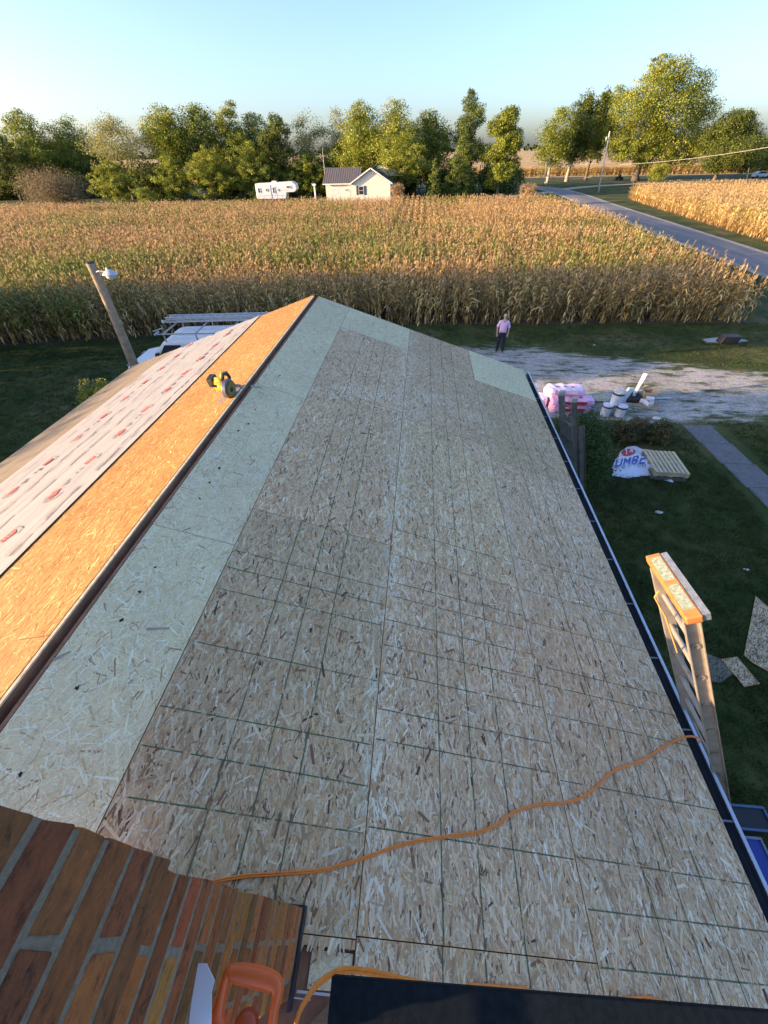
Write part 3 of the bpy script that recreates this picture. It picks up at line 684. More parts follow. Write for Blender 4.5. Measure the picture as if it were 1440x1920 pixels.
def sheet(name, x0, x1, y0, y1, kind, seed, dens=6200, h=0.0, th=.011, label=None, lines=(), cross=(), cut=None, parent=None, side=1, skirt=None):
    """one strand board sheet on the slope, x0..x1 across (horizontal offset), y0..y1 along the ridge; cut = list of (x0,x1,y0,y1) openings"""
    r = np.random.default_rng(seed); K = OSB[kind]
    gap = .0022; x0 += gap*np.sign(x0)*0+gap; x1 -= gap; y0 += gap; y1 -= gap
    def P(x, y, hh): return RP(x, y, hh)
    b = MB()
    def slab(a0, a1, c0, c1):
        vs = [P(a0, c0, h-th), P(a1, c0, h-th), P(a1, c1, h-th), P(a0, c1, h-th), P(a0, c0, h), P(a1, c0, h), P(a1, c1, h), P(a0, c1, h)]
        b.add(vs, [(0, 3, 2, 1)], 1, K['base']); b.add(vs, [(4, 5, 6, 7)], 0, K['base'])
        b.add(vs, [(0, 1, 5, 4), (1, 2, 6, 5), (2, 3, 7, 6), (3, 0, 4, 7)], 1, K['base'])
    rects = [(x0, x1, y0, y1)]
    if cut:
        cx0, cx1, cy0, cy1 = cut   # one rectangular opening
        rects = [(x0, x1, cy1, y1), (x0, x1, y0, cy0), (x0, cx0, cy0, cy1), (cx1, x1, cy0, cy1)]
        rects = [q for q in rects if q[1]-q[0] > .02 and q[3]-q[2] > .02]
    for q in rects: slab(*q)
    area = abs(x1-x0)*SQ*(y1-y0); n = int(area*dens)
    u = r.uniform(x0, x1, n); vv = r.uniform(y0, y1, n)
    if cut: k = ~((u > cut[0]) & (u < cut[1]) & (vv > cut[2]) & (vv < cut[3])); u, vv = u[k], vv[k]; n = len(u)
    big = r.random(n)
    L = np.where(big < .13, r.uniform(.06, .12, n), np.where(big < .5, r.uniform(.028, .065, n), r.uniform(.012, .03, n)))
    W = np.where(big < .13, r.uniform(.009, .026, n), np.clip(L*r.uniform(.12, .34, n), .003, .015))
    if kind == 'new': W *= .6
    if kind == 'sun': W *= .7
    ang = np.where(r.random(n) < K['rnd'], r.uniform(0, math.pi, n), r.normal(math.pi/2, K['ang']*.6, n))
    du, dv = np.cos(ang), np.sin(ang)
    order = r.permutation(n); hz = h+.0002+.0016*order/n
    # eight sided ragged flake as two quads: tip - shoulder - shoulder - tip
    ks = r.uniform(.6, 1, (6, n))
    prof = [(-.5, -.32*ks[0]), (-.5+.12*ks[1], .38*ks[2]), (.5-.1*ks[3], .5*ks[4]), (.5, -.42*ks[5])]
    cs = []
    for pl, pw in prof:
        cs.append((u+du*L*pl-dv*W*pw*1.0, vv+dv*L*pl+du*W*pw*1.0))
    cs = [(np.clip(a_, min(x0, x1), max(x0, x1)), np.clip(b_, y0, y1)) for a_, b_ in cs]
    V = np.zeros((n, 4, 3)); sg = 1 if x1 > 0 else -1
    for i, (a_, b_) in enumerate(cs):
        V[:, i, 0] = a_+sg*S*hz/SQ; V[:, i, 1] = b_; V[:, i, 2] = -np.abs(a_)*S+hz/SQ
    wts = np.array([w_ for _, w_ in K['pal']], float); wts /= wts.sum(); pc = np.array([c_ for c_, _ in K['pal']])
    ci = r.choice(len(pc), n, p=wts); col = pc[ci]*r.uniform(.86, 1.14, n)[:, None]
    if kind == 'old':
        # bleached, scuffed bands where the old courses of shingles met
        wash = np.exp(-((u-1.87)/.10)**2)*1.0+np.exp(-((u-3.1)/.08)**2)*.55+np.exp(-((u-2.9+.15*vv)/.2)**2)*.15+np.exp(-((vv-5.05-.55*(u-1.3))/.16)**2)*.7*(u < 2.6)+np.exp(-((vv-5.6+.22*(u-2.2))/.10)**2)*.5*(u > 2)
        wash = np.maximum(wash, .35*np.clip((u-3.2), 0, 1))
        hit = r.random(n) < np.clip(wash, 0, .7)*.5
        col[hit] = np.array([.95, .80, .56])*r.uniform(.8, 1.15, hit.sum())[:, None]
        dk = .5+.5*np.sin(u*2.1+1)*np.sin(vv*1.3+.4); col *= (1-.10*dk)[:, None]
    col = col*((1+r.normal(0, .05))*(1+r.normal(0, .012, 3)))[None, :]; col = np.clip(col, 0, .97)
    nb = len(b.v)
    Vb = np.array([tuple(q) for q in b.v]); Fb = np.array(b.f); Cb = np.array(b.col); mi = list(b.mi)
    # printed guide lines
    LV, LF, LC, LM = [], [], [], []
    def linq(ax, ay, bx, by, w_, m_, c_):
        d = np.array([bx-ax, by-ay]); d = d/np.hypot(*d); nx, ny = -d[1]*w_/2, d[0]*w_/2
        i0 = len(LV)
        for (x_, y_) in ((ax+nx, ay+ny), (bx+nx, by+ny), (bx-nx, by-ny), (ax-nx, ay-ny)): LV.append(tuple(RP(x_, y_, h+.0024)))
        LF.append((i0, i0+1, i0+2, i0+3)); LC.append(c_); LM.append(m_)
    for y_ in cross:
        if y0 < y_ < y1 and not (cut and cut[2]-.02 < y_ < cut[3]+.02): linq(x0+.01, y_+r.normal(0, .004), x1-.01, y_+r.normal(0, .004), .0065, 2, (1, 1, 1))
    for x_ in lines:
        if not (cut and cut[0] < x_ < cut[1]): linq(x_+r.normal(0, .004), y0, x_+r.normal(0, .004), y1, .0065, 2, (1, 1, 1))
        else: linq(x_, cut[3]+.01, x_, y1, .0065, 2, (1, 1, 1))
    for x_ in np.arange(x0+.02, x1, .2 if kind != 'old' else .3):
        for y_ in np.arange(y0+.015, y1, .405):
            if cut and cut[0]-.02 < x_ < cut[1]+.02 and cut[2]-.02 < y_ < cut[3]+.02: continue
            xx, yy, w_ = x_+r.normal(0, .012), y_+r.normal(0, .004), .0026
            i0 = len(LV)
            for (dx_, dy_) in ((-w_, -w_), (w_, -w_), (w_, w_), (-w_, w_)): LV.append(tuple(RP(float(np.clip(xx+dx_, min(x0, x1), max(x0, x1))), yy+dy_, h+.0026)))
            LF.append((i0, i0+1, i0+2, i0+3)); LC.append((.10, .09, .085)); LM.append(0)
    Vl = np.array(LV).reshape(-1, 3); Fl = np.array(LF, int).reshape(-1, 4)
    Va = np.concatenate([Vb, V.reshape(-1, 3), Vl]); Fa = np.concatenate([Fb, np.arange(4*n).reshape(-1, 4)+nb, Fl+nb+4*n])
    Ca = np.concatenate([Cb, col, np.array(LC).reshape(-1, 3)])
    o = npmesh(name, Va, Fa, [M_osb, M_edge, M_line], parent, Ca)
    o.data.polygons.foreach_set('material_index', np.array(mi+[0]*n+LM, np.int32)); o.data.update()
    if parent is house or parent is None: o.location = (0, 0, -G)
    if label: o['label'] = label
    return o
def merge_into(target, b, mats):
    """printing and knots belong to the surface they are on: join them into its mesh"""
    import bmesh
    k = len(target.data.materials)
    for m_ in mats: target.data.materials.append(m_)
    tmp = bpy.data.meshes.new('tmp'); tmp.from_pydata(b.v, [], b.f); tmp.polygons.foreach_set('material_index', [q+k for q in b.mi])
    bm = bmesh.new(); bm.from_mesh(target.data); bm.from_mesh(tmp); bm.to_mesh(target.data); bm.free(); bpy.data.meshes.remove(tmp)
# decks: the dark underside that carries the sheets
M_dark = mat('attic_shade', (.02, .015, .012), .95)
M_rust = mat('old_sheathing', (.26, .115, .06), .85, var=.35, sc=9, bump=.3)
M_lumber = mat('rafter_lumber', (.20, .125, .07), .8, var=.3, sc=12, bump=.2)
M_siding = mat('white_siding', (.72, .72, .70), .5, var=.05)
def deck(xa, xb, nm):
    b = MB(); t0, t1 = -.075, -.018
    q = [RP(xa, YN, t0), RP(xb, YN, t0), RP(xb, YF-.02, t0), RP(xa, YF-.02, t0), RP(xa, YN, t1), RP(xb, YN, t1), RP(xb, YF-.02, t1), RP(xa, YF-.02, t1)]
    b.add(q, [(0, 3, 2, 1), (4, 5, 6, 7), (0, 1, 5, 4), (1, 2, 6, 5), (2, 3, 7, 6), (3, 0, 4, 7)])
    o = b.build(nm, M_rust, house); o.location = (0, 0, -G); return o
deckR = deck(.058, EX-.02, 'roof_slope'); deckL = deck(-.012, -EX-.10, 'roof_slope')
def RS(*a_, **k):
    o = sheet(*a_, parent=deckR, **k); return o
def LS(*a_, **k):
    o = sheet(*a_, parent=deckL, **k); return o
gy1 = (1.76, 1.57, 1.15, .76, .56, .35)
PX0, PX1 = .082, .672
sd = 100
for i, (y0, y1) in enumerate(((-3.3, -.47), (-.47, 1.967), (1.967, 4.41), (4.41, 6.85), (6.85, 8.28))):
    RS('board_sheet', PX0, PX1, y0, y1, 'new', sd+i, dens=6200, label='pale new board strip beside the ridge')
RS('board_sheet', PX1, 1.865, 7.14, 8.28, 'new', 111, dens=6200, label='pale new board patch by the far end, near the peak')
RS('board_sheet', 3.075, EX, 6.86, 8.28, 'new', 112, dens=6200, label='pale new board patch at the far eave corner')
X1, X2 = 1.865, 3.07
L1 = (1.09, 1.29, 1.48); L2 = (2.27, 2.48, 2.69); L3 = (3.5, 3.7, 3.9)
RS('board_sheet', PX1, X1, 2.40, 4.86, 'old', 121, lines=L1, cross=())
RS('board_sheet', PX1, X1, 4.86, 7.14, 'old', 122, lines=L1)
RS('board_sheet', PX1, X1, -.03, 2.40, 'old', 123, lines=L1, cross=(1.92,)+gy1)
RS('board_sheet', PX1, X1, -3.3, -.03, 'old', 124, lines=(), cross=(), cut=(1.0, 1.862, -.62, -.062))
RS('board_sheet', 1.68, 1.862, -.188, -.072, 'new', 125, h=-.012, label='small pale patch let into the brown board')
RS('board_sheet', X1, X2, 7.14-.0, 8.28, 'old', 131, lines=L2)
RS('board_sheet', X1, X2, 4.72, 7.14, 'old', 132, lines=L2)
RS('board_sheet', X1, X2, .98+1.32, 4.72, 'old', 133, lines=L2, cross=(2.62,))
RS('board_sheet', X1, X2, -.02, .98+1.32, 'old', 134, lines=L2, cross=(2.0, 1.86, 1.64, 1.43, 1.22, .98, .80, .38))
RS('board_sheet', X1, X2, -3.3, -.02, 'old', 135, lines=L2, cross=(-.4, -.8))
RS('board_sheet', X2, EX, 4.4, 6.86, 'old', 141, lines=L3)
RS('board_sheet', X2, EX, 1.95, 4.4, 'old', 142, lines=L3, cross=(2.7, 2.3))
RS('board_sheet', X2, EX, -.49, 1.95, 'old', 143, lines=L3, cross=(1.55, 1.40, 1.18, .77, .39, .18, -.03))
RS('board_sheet', X2, EX, -3.3, -.49, 'old', 144, lines=L3)
# dark knots and scuffs on the pale strip
b = MB(); rnd = random.Random(9)
def blot(px, py, r0, side=1, m_=0, el=1.6):
    p = at(px, py, (side*S, 0, 1), 0); vs = []
    for k in range(9):
        an = k*6.283/9; rr_ = r0*rnd.uniform(.45, 1.15); vs.append(RP(p.x+math.cos(an)*rr_*.8, p.y+math.sin(an)*rr_*el*.7, .0032))
    b.add(vs, [tuple(range(9))], m_)
for px, py in ((145, 1290), (38, 1452), (228, 1163), (262, 1110), (291, 1064), (375, 935), (393, 905), (411, 878), (447, 808), (466, 795), (478, 768), (525, 704), (548, 640), (620, 600), (700, 608)):
    blot(px, py, .012+.006*rnd.random())
merge_into(deckR, b, [M_black])
b = MB()
for (pa, pb, w_) in (((275, 1180), (318, 1178), .02), ((100, 1238), (132, 1222), .018), ((470, 724), (490, 727), .05), ((240, 1283), (250, 1274), .01)):
    p = at(*pa, (S, 0, 1), 0); q = at(*pb, (S, 0, 1), 0); d = (q-p).normalized(); nn = Vector((-d.y, d.x, 0))*w_/2
    b.add([RP(t.x, t.y, .0034) for t in (p-nn, q-nn*.6, q+nn*.6, p+nn)], [(0, 1, 2, 3)])
merge_into(deckR, b, [M_pencil])
# left slope: sunlit board, underlayment, shingles
LX = -1.165
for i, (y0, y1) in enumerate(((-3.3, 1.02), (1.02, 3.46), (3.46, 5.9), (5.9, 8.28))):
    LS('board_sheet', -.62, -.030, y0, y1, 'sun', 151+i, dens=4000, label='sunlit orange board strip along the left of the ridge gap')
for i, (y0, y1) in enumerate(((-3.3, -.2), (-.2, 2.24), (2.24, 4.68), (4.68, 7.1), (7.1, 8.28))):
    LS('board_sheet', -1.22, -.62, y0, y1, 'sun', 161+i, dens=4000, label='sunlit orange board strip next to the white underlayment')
M_uw = N('underlayment'); v = M_uw.coord(); g1 = M_uw.noise(M_uw.mapping(v, (26, 1.2, 1)), 1.0, 5, .65, .3); g2 = M_uw.noise(v, 3, 3, .5)
c = M_uw.ramp(g1, [(.40, (.20, .19, .185)), (.50, (.33, .31, .28)), (.62, (.38, .36, .32))])
c = M_uw.mix(.6, c, (.30, .29, .265))
M_uw.bsdf(c, .6, bump=g2, bstr=.5, bdist=.01); M_und = M_uw.m
M_red = mat('print_red', (.48, .07, .05), .6, var=.3, sc=60); M_gry = mat('print_grey', (.19, .18, .175), .6, var=.3, sc=40); M_wprint = mat('print_white', (.42, .30, .26), .6)
def roll(x0, x1a, x1b, h, nm, seed, rag):
    """one course of underlayment with gentle wrinkles and a ragged far end"""
    r = random.Random(seed); b = MB(); ny, nx = 90, 14; vs = []
    for j in range(ny+1):
        for i in range(nx+1):
            t = j/ny; y = YN+.1+(YF-YN-.1)*t; xb = x1a+(x1b-x1a)*t; x = x0+(xb-x0)*i/nx
            if j == ny: y += r.uniform(-.14, .06) if rag else 0
            wv = .004*math.sin(i*2.1+y*.8+seed)+.003*math.sin(y*5+i*.7)+.0015*r.random()
            vs.append(RP(x, y, h+.004+wv*(0 < i < nx)))
    fs = [(j*(nx+1)+i, j*(nx+1)+i+1, (j+1)*(nx+1)+i+1, (j+1)*(nx+1)+i) for j in range(ny) for i in range(nx)]
    b.add(vs, fs); o = b.build(nm, M_und, deckL, smooth=True, fix=False); return o
rollA = roll(-2.15, -3.55, -3.32, .002, 'underlayment_course', 3, True); rollB = roll(LX, -2.26, -2.20, .010, 'underlayment_course', 5, False)
def letters(b, txt, w_, h_, put, mi):
    """block capitals from strokes; put(u, v) maps the unit text box"""
    ST = {'1': [(.3, .8, .55, 1), (.55, 1, .55, 0)], '4': [(.75, 0, .75, 1), (.75, 1, .1, .35), (.1, .35, .95, .35)], '8': [(.15, 0, .85, 0), (.85, 0, .85, 1), (.85, 1, .15, 1), (.15, 1, .15, 0), (.15, .5, .85, .5)],
          'U': [(.12, 1, .12, .15), (.12, .15, .3, 0), (.3, 0, .7, 0), (.7, 0, .88, .15), (.88, .15, .88, 1)], 'M': [(.1, 0, .1, 1), (.1, 1, .5, .35), (.5, .35, .9, 1), (.9, 1, .9, 0)],
          'B': [(.15, 0, .15, 1), (.15, 1, .7, 1), (.7, 1, .82, .78), (.82, .78, .7, .53), (.15, .53, .7, .53), (.7, .53, .88, .27), (.88, .27, .7, 0), (.7, 0, .15, 0)], 'E': [(.15, 0, .15, 1), (.15, 1, .85, 1), (.15, .5, .75, .5), (.15, 0, .85, 0)],
          'R': [(.15, 0, .15, 1), (.15, 1, .75, 1), (.75, 1, .85, .77), (.85, .77, .75, .52), (.75, .52, .15, .52), (.5, .52, .88, 0)], 'S': [(.85, .9, .5, 1), (.5, 1, .15, .8), (.15, .8, .85, .3), (.85, .3, .5, 0), (.5, 0, .12, .12)],
          'C': [(.88, .85, .5, 1), (.5, 1, .13, .7), (.13, .7, .13, .3), (.13, .3, .5, 0), (.5, 0, .88, .15)], 'O': [(.3, 0, .7, 0), (.7, 0, .88, .3), (.88, .3, .88, .7), (.88, .7, .7, 1), (.7, 1, .3, 1), (.3, 1, .12, .7), (.12, .7, .12, .3), (.12, .3, .3, 0)],
          'A': [(.05, 0, .5, 1), (.5, 1, .95, 0), (.25, .4, .75, .4)], 'L': [(.15, 1, .15, 0), (.15, 0, .8, 0)], '.': [(.4, .05, .6, .05)], 'N': [(.1, 0, .1, 1), (.1, 1, .9, 0), (.9, 0, .9, 1)], 'T': [(.05, 1, .95, 1), (.5, 1, .5, 0)], 'I': [(.5, 0, .5, 1)]}
    n = len(txt)
    for k, ch in enumerate(txt):
        for (x0, y0, x1, y1) in ST.get(ch, []):
            a_ = Vector(((k+.1+x0*.8)/n, y0)); c_ = Vector(((k+.1+x1*.8)/n, y1))
            asp = w_/h_; d = Vector(((c_.x-a_.x)*asp, c_.y-a_.y)); d.normalize(); nn = Vector((-d.y/asp, d.x))*.09; e = Vector((d.x/asp, d.y))*.07
            if ch == '.': nn *= 1.2
            q = [a_-nn-e, c_-nn+e, c_+nn+e, a_+nn-e]
            b.add([put(p.x, p.y) for p in q], [(0, 1, 2, 3)], mi)
def prints(roll_, xc, ys, h, nm):
    b = MB(); r = random.Random(int(abs(xc)*100))
    for k, yc in enumerate(ys):
        fl = 1 if k % 2 else -1
        def P(u, v, hh=h+.012): return RP(xc+u*.72, yc+v*fl*.72, hh)
        # red diamond badge, grey roof-like chevron, bars of small print
        b.add([P(-.085, -.07), P(.03, -.13), P(.085, .05), (P(-.02, .13))], [(0, 1, 2, 3)], 0)
        for t in (-.04, .0, .04): b.add([P(-.05+t*.6, t-.006, h+.0132), P(.045+t*.6, t-.03, h+.0132), P(.045+t*.6, t-.02, h+.0132), P(-.05+t*.6, t+.004, h+.0132)], [(0, 1, 2, 3)], 2)
        for (u0, v0, u1, v1) in ((-.12, .02, -.03, .19), (-.03, .19, .11, .13), (.11, .13, .13, .0)):
            d = Vector((u1-u0, v1-v0)); d.normalize(); nx_, ny_ = -d.y*.009, d.x*.009
            b.add([P(u0+nx_, v0+ny_), P(u1+nx_, v1+ny_), P(u1-nx_, v1-ny_), P(u0-nx_, v0-ny_)], [(0, 1, 2, 3)], 1)
        for (u, v0, v1, w_) in ((.02, -.26, -.19, .05), (-.01, -.34, -.29, .03)): b.add([P(u-w_, v0), P(u+w_, v0-.02), P(u+w_, v1-.02), P(u-w_, v1)], [(0, 1, 2, 3)], 1)
    for (u0, w_, lo, hi) in ((.33, .007, .2, .5), (.36, .005, .1, .3), (-.36, .007, .2, .5), (.31, .004, .1, .3), (-.33, .004, .1, .25), (.40, .004, .1, .2)):
        y = 1.9
        while y < 8.2:
            l = r.uniform(lo, hi)
            if r.random() < .8: b.add([RP(xc+u0-w_, y, h+.012), RP(xc+u0+w_, y, h+.012), RP(xc+u0+w_, min(8.2, y+l), h+.012), RP(xc+u0-w_, min(8.2, y+l), h+.012)], [(0, 1, 2, 3)], 1)
            y += l+r.uniform(.05, .35)
    merge_into(roll_, b, [M_red, M_gry, M_wprint])
prints(rollB, -1.67, [1.62+.605*k for k in range(11)], .010, 'printed_marks')
prints(rollA, -2.76, [2.05+.605*k for k in range(11)], .002, 'printed_marks')
a = N('shingle'); v = a.coord(); n1 = a.noise(v, 120, 2, .6); n2 = a.noise(a.mapping(v, (3, .5, 1)), 3, 5, .6)
c = a.ramp(n1, [(.3, (.15, .115, .075)), (.7, (.27, .22, .15))]); c = a.mix(.6, c, a.ramp(n2, [(.3, (.6, .6, .6)), (.7, (1.1, 1.1, 1.1))]), 'MULTIPLY')
a.bsdf(c, .95, bump=n1, bstr=.4, bdist=.004); M_sh = a.m
b = MB(); r = random.Random(2)
for row, (xa, xb) in enumerate(((-4.40, -4.05), (-4.1, -3.78), (-3.84, -3.5), (-3.56, -3.2), (-3.30, -3.05))):
    y = YN+.1-r.random()*.3
    while y < YF-.01:
        y2 = min(y+.305, YF-.005); ha = .010; hc = .001+row*.0006-.004*(row == 4)
        q = [RP(xa, y+.003, ha), RP(xb, y+.003, hc-.001), RP(xb, y2-.003, hc-.001), RP(xa, y2-.003, ha), RP(xa, y+.003, ha-.006), RP(xb, y+.003, hc-.006), RP(xb, y2-.003, hc-.006), RP(xa, y2-.003, ha-.006)]
        if row < 4: b.add(q, [(0, 1, 2, 3), (0, 4, 5, 1), (1, 5, 6, 2), (2, 6, 7, 3), (3, 7, 4, 0)])
        y = y2
o = b.build('shingles', M_sh, deckL)
# ridge gap: board edges, ridge plank, rafters
b = MB()
for x0, x1, h in ((-.030, -.005, -.012), (.040, .085, -.012)):
    pass
b.box((-.018, YN, -.36), (.018, YF-.03, -.19), 0); hb(b, 'ridge_board', M_lumber)
b = MB(); b.box((-.5, YN, -.80), (.5, YF-.05, -.76)); hb(b, 'attic_floor', M_dark)  # near-black sheet: the shade of the attic void put into its colour
b = MB()
for sgn in (1, -1):
    q = [RP(sgn*.018+(.02 if sgn > 0 else 0), YN, -.045), RP(sgn*.08, YN, -.045), RP(sgn*.08, YF-.02, -.045), RP(sgn*.018+(.02 if sgn > 0 else 0), YF-.02, -.045)]
y = YN+.3
while y < YF-.2:
    for sgn in (1, -1):
        raf = MB(); raf.bar((sgn*.019, y, -.175), (sgn*1.0, y, -.175-.98*S), .038, .14, up=(0, 0, 1)); hb(raf, 'rafter', M_lumber)
    y += .61
b = MB()   # thin second layer of old board whose pale edge shows along the sunny side of the gap
M_pale = mat('pale_board_edge', (.80, .62, .38), .8, var=.3, sc=30)
M_grey = mat('grey_shadow_edge', (.16, .12, .10), .8, var=.3, sc=30)
b.add([RP(-.030, YN, -.013), RP(-.010, YN, -.013), RP(-.010, YF-.01, -.013), RP(-.030, YF-.01, -.013)], [(0, 1, 2, 3)])
q0 = MB(); q0.bar((-.014, YN, -.015), (-.014, YF-.02, -.015), .017, .012); hb(q0, 'board_edge_strip', M_pale)
q0 = MB(); q0.bar((.066, YN, -.034), (.066, YF-.02, -.034), .022, .010); hb(q0, 'old_sheathing_edge', M_rust)
# walls and gable ends
b = MB()
wz = -EX*S-.10
for y0, y1 in ((YN+.35, YF-.33),):
    pts = [(-3.85, G), (3.85, G), (3.85, wz+.10), (0, -.22), (-3.85, wz+.10)]
    b.prism([(x, z) for x, z in pts], 'y', y1-.14, y1)
    b.prism([(x, z) for x, z in pts], 'y', y0, y0+.14)
    b.box((3.71, y0+.142, G), (3.848, y1-.142, wz+.10)); b.box((-3.848, y0+.142, G), (-3.71, y1-.142, wz+.10))
hb(b, 'wall', M_siding)
def pane_window(x, y0, y1, z0, z1):
    b = MB(); s = 1 if x > 0 else -1
    b.box((x-.02, y0-.08, z0-.08), (x+s*.03 if s > 0 else x+.02, y1+.08, z0)) if s > 0 else None
    return b
for yy in (2.0, 5.6):
    b = MB()
    for lo, hi in (((3.85, yy-.55, -3.6), (3.90, yy-.47, -2.3)), ((3.85, yy+.47, -3.6), (3.90, yy+.55, -2.3)), ((3.85, yy-.47, -3.6), (3.90, yy+.47, -3.52)), ((3.85, yy-.47, -2.38), (3.90, yy+.47, -2.3)), ((3.85, yy-.47, -2.98), (3.88, yy+.47, -2.93))): b.box(lo, hi)
    wf = hb(b, 'window', M_siding)
    p = MB(); p.box((3.852, yy-.47, -3.52), (3.862, yy+.47, -2.38)); pm_ = p.build('pane', mat('glass_dark', (.02, .03, .04), .05), wf)
# soffit + fascia
for s in (1, -1):
    xx = s*(EX+(-.03 if s > 0 else .10)); b = MB(); b.bar((xx, YN, -abs(xx)*S-.115), (xx, YF-.03, -abs(xx)*S-.115), .022, .15); hb(b, 'fascia', M_siding)
    b = MB(); b.box((min(s*3.86, xx-s*.02), YN+.02, wz-.055), (max(s*3.86, xx-s*.02), YF-.06, wz-.04)); hb(b, 'soffit', M_siding)
b = MB()
for s in (1, -1):
    e = EX if s > 0 else EX+.1
    q = [RP(s*.04, YF-.022, -.03), RP(s*e, YF-.022, -.03), RP(s*e, YF-.022, -.19), RP(s*.04, YF-.022, -.19)]
    b.add([Vector((p.x, p.y+.0, p.z)) for p in q]+[Vector((p.x, p.y+.02, p.z)) for p in q], [(0, 1, 2, 3), (7, 6, 5, 4), (0, 4, 5, 1), (1, 5, 6, 2), (2, 6, 7, 3), (3, 7, 4, 0)])
hb(b, 'rake_board', mat('dark_rake', (.03, .032, .035), .6))
# gutter with its hangers
M_gut = mat('gutter_metal', (.05, .065, .08), .5, .3, var=.3, sc=5); M_lip = mat('gutter_lip', (.50, .58, .64), .35, .5); M_hang = mat('hanger_metal', (.22, .24, .26), .5, .4)
b = MB(); gx0, gx1, gz = EX+.008, EX+.115, -EX*S-.045
prof = [(gx0, gz+.02), (gx0, gz-.085), (gx0+.065, gz-.085), (gx1-.012, gz-.05), (gx1-.002, gz), (gx1+.003, gz), (gx1-.007, gz-.054), (gx0+.067, gz-.09), (gx0-.004, gz-.09), (gx0-.004, gz+.02)]
b.prism(prof, 'y', YN, YF+.02); gut = hb(b, 'gutter', M_gut)
b = MB(); b.prism([(gx1-.012, gz+.001), (gx1+.012, gz+.001), (gx1+.012, gz+.010), (gx1-.012, gz+.010)], 'y', YN, YF+.02); l_ = b.build('gutter_lip', M_lip, gut)
for px, py in ((1135, 1045), (1172, 1128), (1222, 1230), (1285, 1365), (1345, 1535)):
    y = atZ(px+8, py+3, gz).y; b = MB(); b.box((gx0+.002, y-.006, gz-.012), (gx1-.014, y+.006, gz-.004)); b.build('gutter_hanger', M_hang, gut)
for y in (3.75, 4.4, 5.05, 5.7, 6.4, 7.1, 7.8):
    b = MB(); b.box((gx0+.002, y-.006, gz-.012), (gx1-.014, y+.006, gz-.004)); b.build('gutter_hanger', M_hang, gut)
# chimney
a = N('chimney_brick'); v = a.coord(); at_ = a.n('Attribute', attribute_name='col')
n1 = a.noise(a.mapping(v, (1, .6, 1)), 48, 10, .8, .2); n2 = a.noise(v, 190, 4, .8); n3 = a.noise(v, 13, 6, .7, .5)
c = a.mix(1, at_.outputs['Color'], a.ramp(n1, [(.32, (.30, .25, .22)), (.46, (1.0, .98, .96)), (.66, (1.5, 1.4, 1.2))]), 'MULTIPLY')
c = a.mix(a.ramp(n3, [(.60, (0, 0, 0)), (.69, (.85, .85, .85))]), c, (.045, .035, .032))
b_ = a.bsdf(a.mix(.0, c, c), .9, bump=a.math('ADD', n1, a.math('MULTIPLY', n2, .5)), bstr=1, bdist=.035); M_brick = a.m
a = N('mortar'); v = a.coord(); n1 = a.noise(v, 70, 6, .8)
a.bsdf(a.ramp(n1, [(.3, (.34, .28, .19)), (.7, (.74, .63, .46))]), .95, bump=n1, bstr=1, bdist=.03); M_mortar = a.m
chim = MB(); r = random.Random(17)
XF, YC0, YC1, XB = 1.62, -.215, .048, 1.02
cols = [(.78, .25, .075), (.84, .31, .09), (.60, .21, .07), (.46, .21, .08), (.86, .36, .11), (.52, .15, .055), (.70, .27, .09)]
def brick(b, lo, hi, col):
    x0, y0, z0 = lo; x1, y1, z1 = hi; j = .0032
    def J(p): return (p[0]+r.uniform(-j, j)*.25, p[1]+r.uniform(-j, j), p[2]+r.uniform(-j, j)*.5)
    c8 = [J(p) for p in ((x0,y0,z0),(x1,y0,z0),(x1,y1,z0),(x0,y1,z0),(x0,y0,z1),(x1,y0,z1),(x1,y1,z1),(x0,y1,z1))]
    b.add(c8, [(0,3,2,1),(4,5,6,7),(0,1,5,4),(1,2,6,5),(2,3,7,6),(3,0,4,7)], 0, col)
z = -1.0; row = 0; tops = 1.575
mort = MB(); mort.box((XB+.004, YC0+.004, -1.3), (XF-.0018, YC1-.002, 1.085)); mort.box((XB-.006, YC0-.006, 1.086), (XF+.0100, YC1+.010, tops-.012))
while z < tops-.05:
    hgt = .072 if z < 1.02 else .079
    out = 0 if z < 1.05 else .012
    if z+hgt > tops: hgt = tops-z
    if z < 1.10 < z+hgt: hgt = 1.10-z if 1.10-z > .05 else hgt
    x0, x1, y0, y1 = XB-out, XF+out, YC0-out, YC1+out
    zt = z+hgt-.016
    # right face, seen from above
    if row % 2 == 0: cuts = [y1, y1-.102, y0] if row % 4 else [y1, y1-.10, y1-.20-.01, y0]
    else: cuts = [y1, y1-.205, y0]
    for i in range(len(cuts)-1):
        ya, yb = cuts[i]-(.006 if i else 0), cuts[i+1]+(.006 if i+2 < len(cuts) else 0)
        if ya-yb < .015: continue
        d = r.uniform(.0, .002); c_ = tuple(q*r.uniform(.8, 1.2) for q in r.choice(cols))
        brick(chim, (x1-.1, yb, z), (x1+d, ya, zt), c_)
    xx = x1-.112
    while xx > x0+.03:
        xn = max(x0, xx-.2)
        brick(chim, (xn, y1-.095, z), (xx, y1+r.uniform(-.003, .003), zt), tuple(q*r.uniform(.8, 1.2) for q in r.choice(cols)))
        brick(chim, (xn, y0+r.uniform(-.003, .003), z), (xx, y0+.095, zt), tuple(q*r.uniform(.8, 1.2) for q in r.choice(cols)))
        xx = xn-.012
    z += hgt; row += 1
ch = hb(chim, 'chimney', M_brick, bevel=.003)
mo = mort.build('mortar', M_mortar, ch)
b = MB()   # dark flashing around the foot
q = lambda x, y: RP(x, y, 0).z
b.box((XF+.001, YC0-.03, q(XF, 0)-.05), (XF+.012, YC1+.008, q(XF, 0)+.055)); b.box((XB, YC1+.001, q(XF, 0)-.03), (XF+.010, YC1+.010, q(XF, 0)+.045))
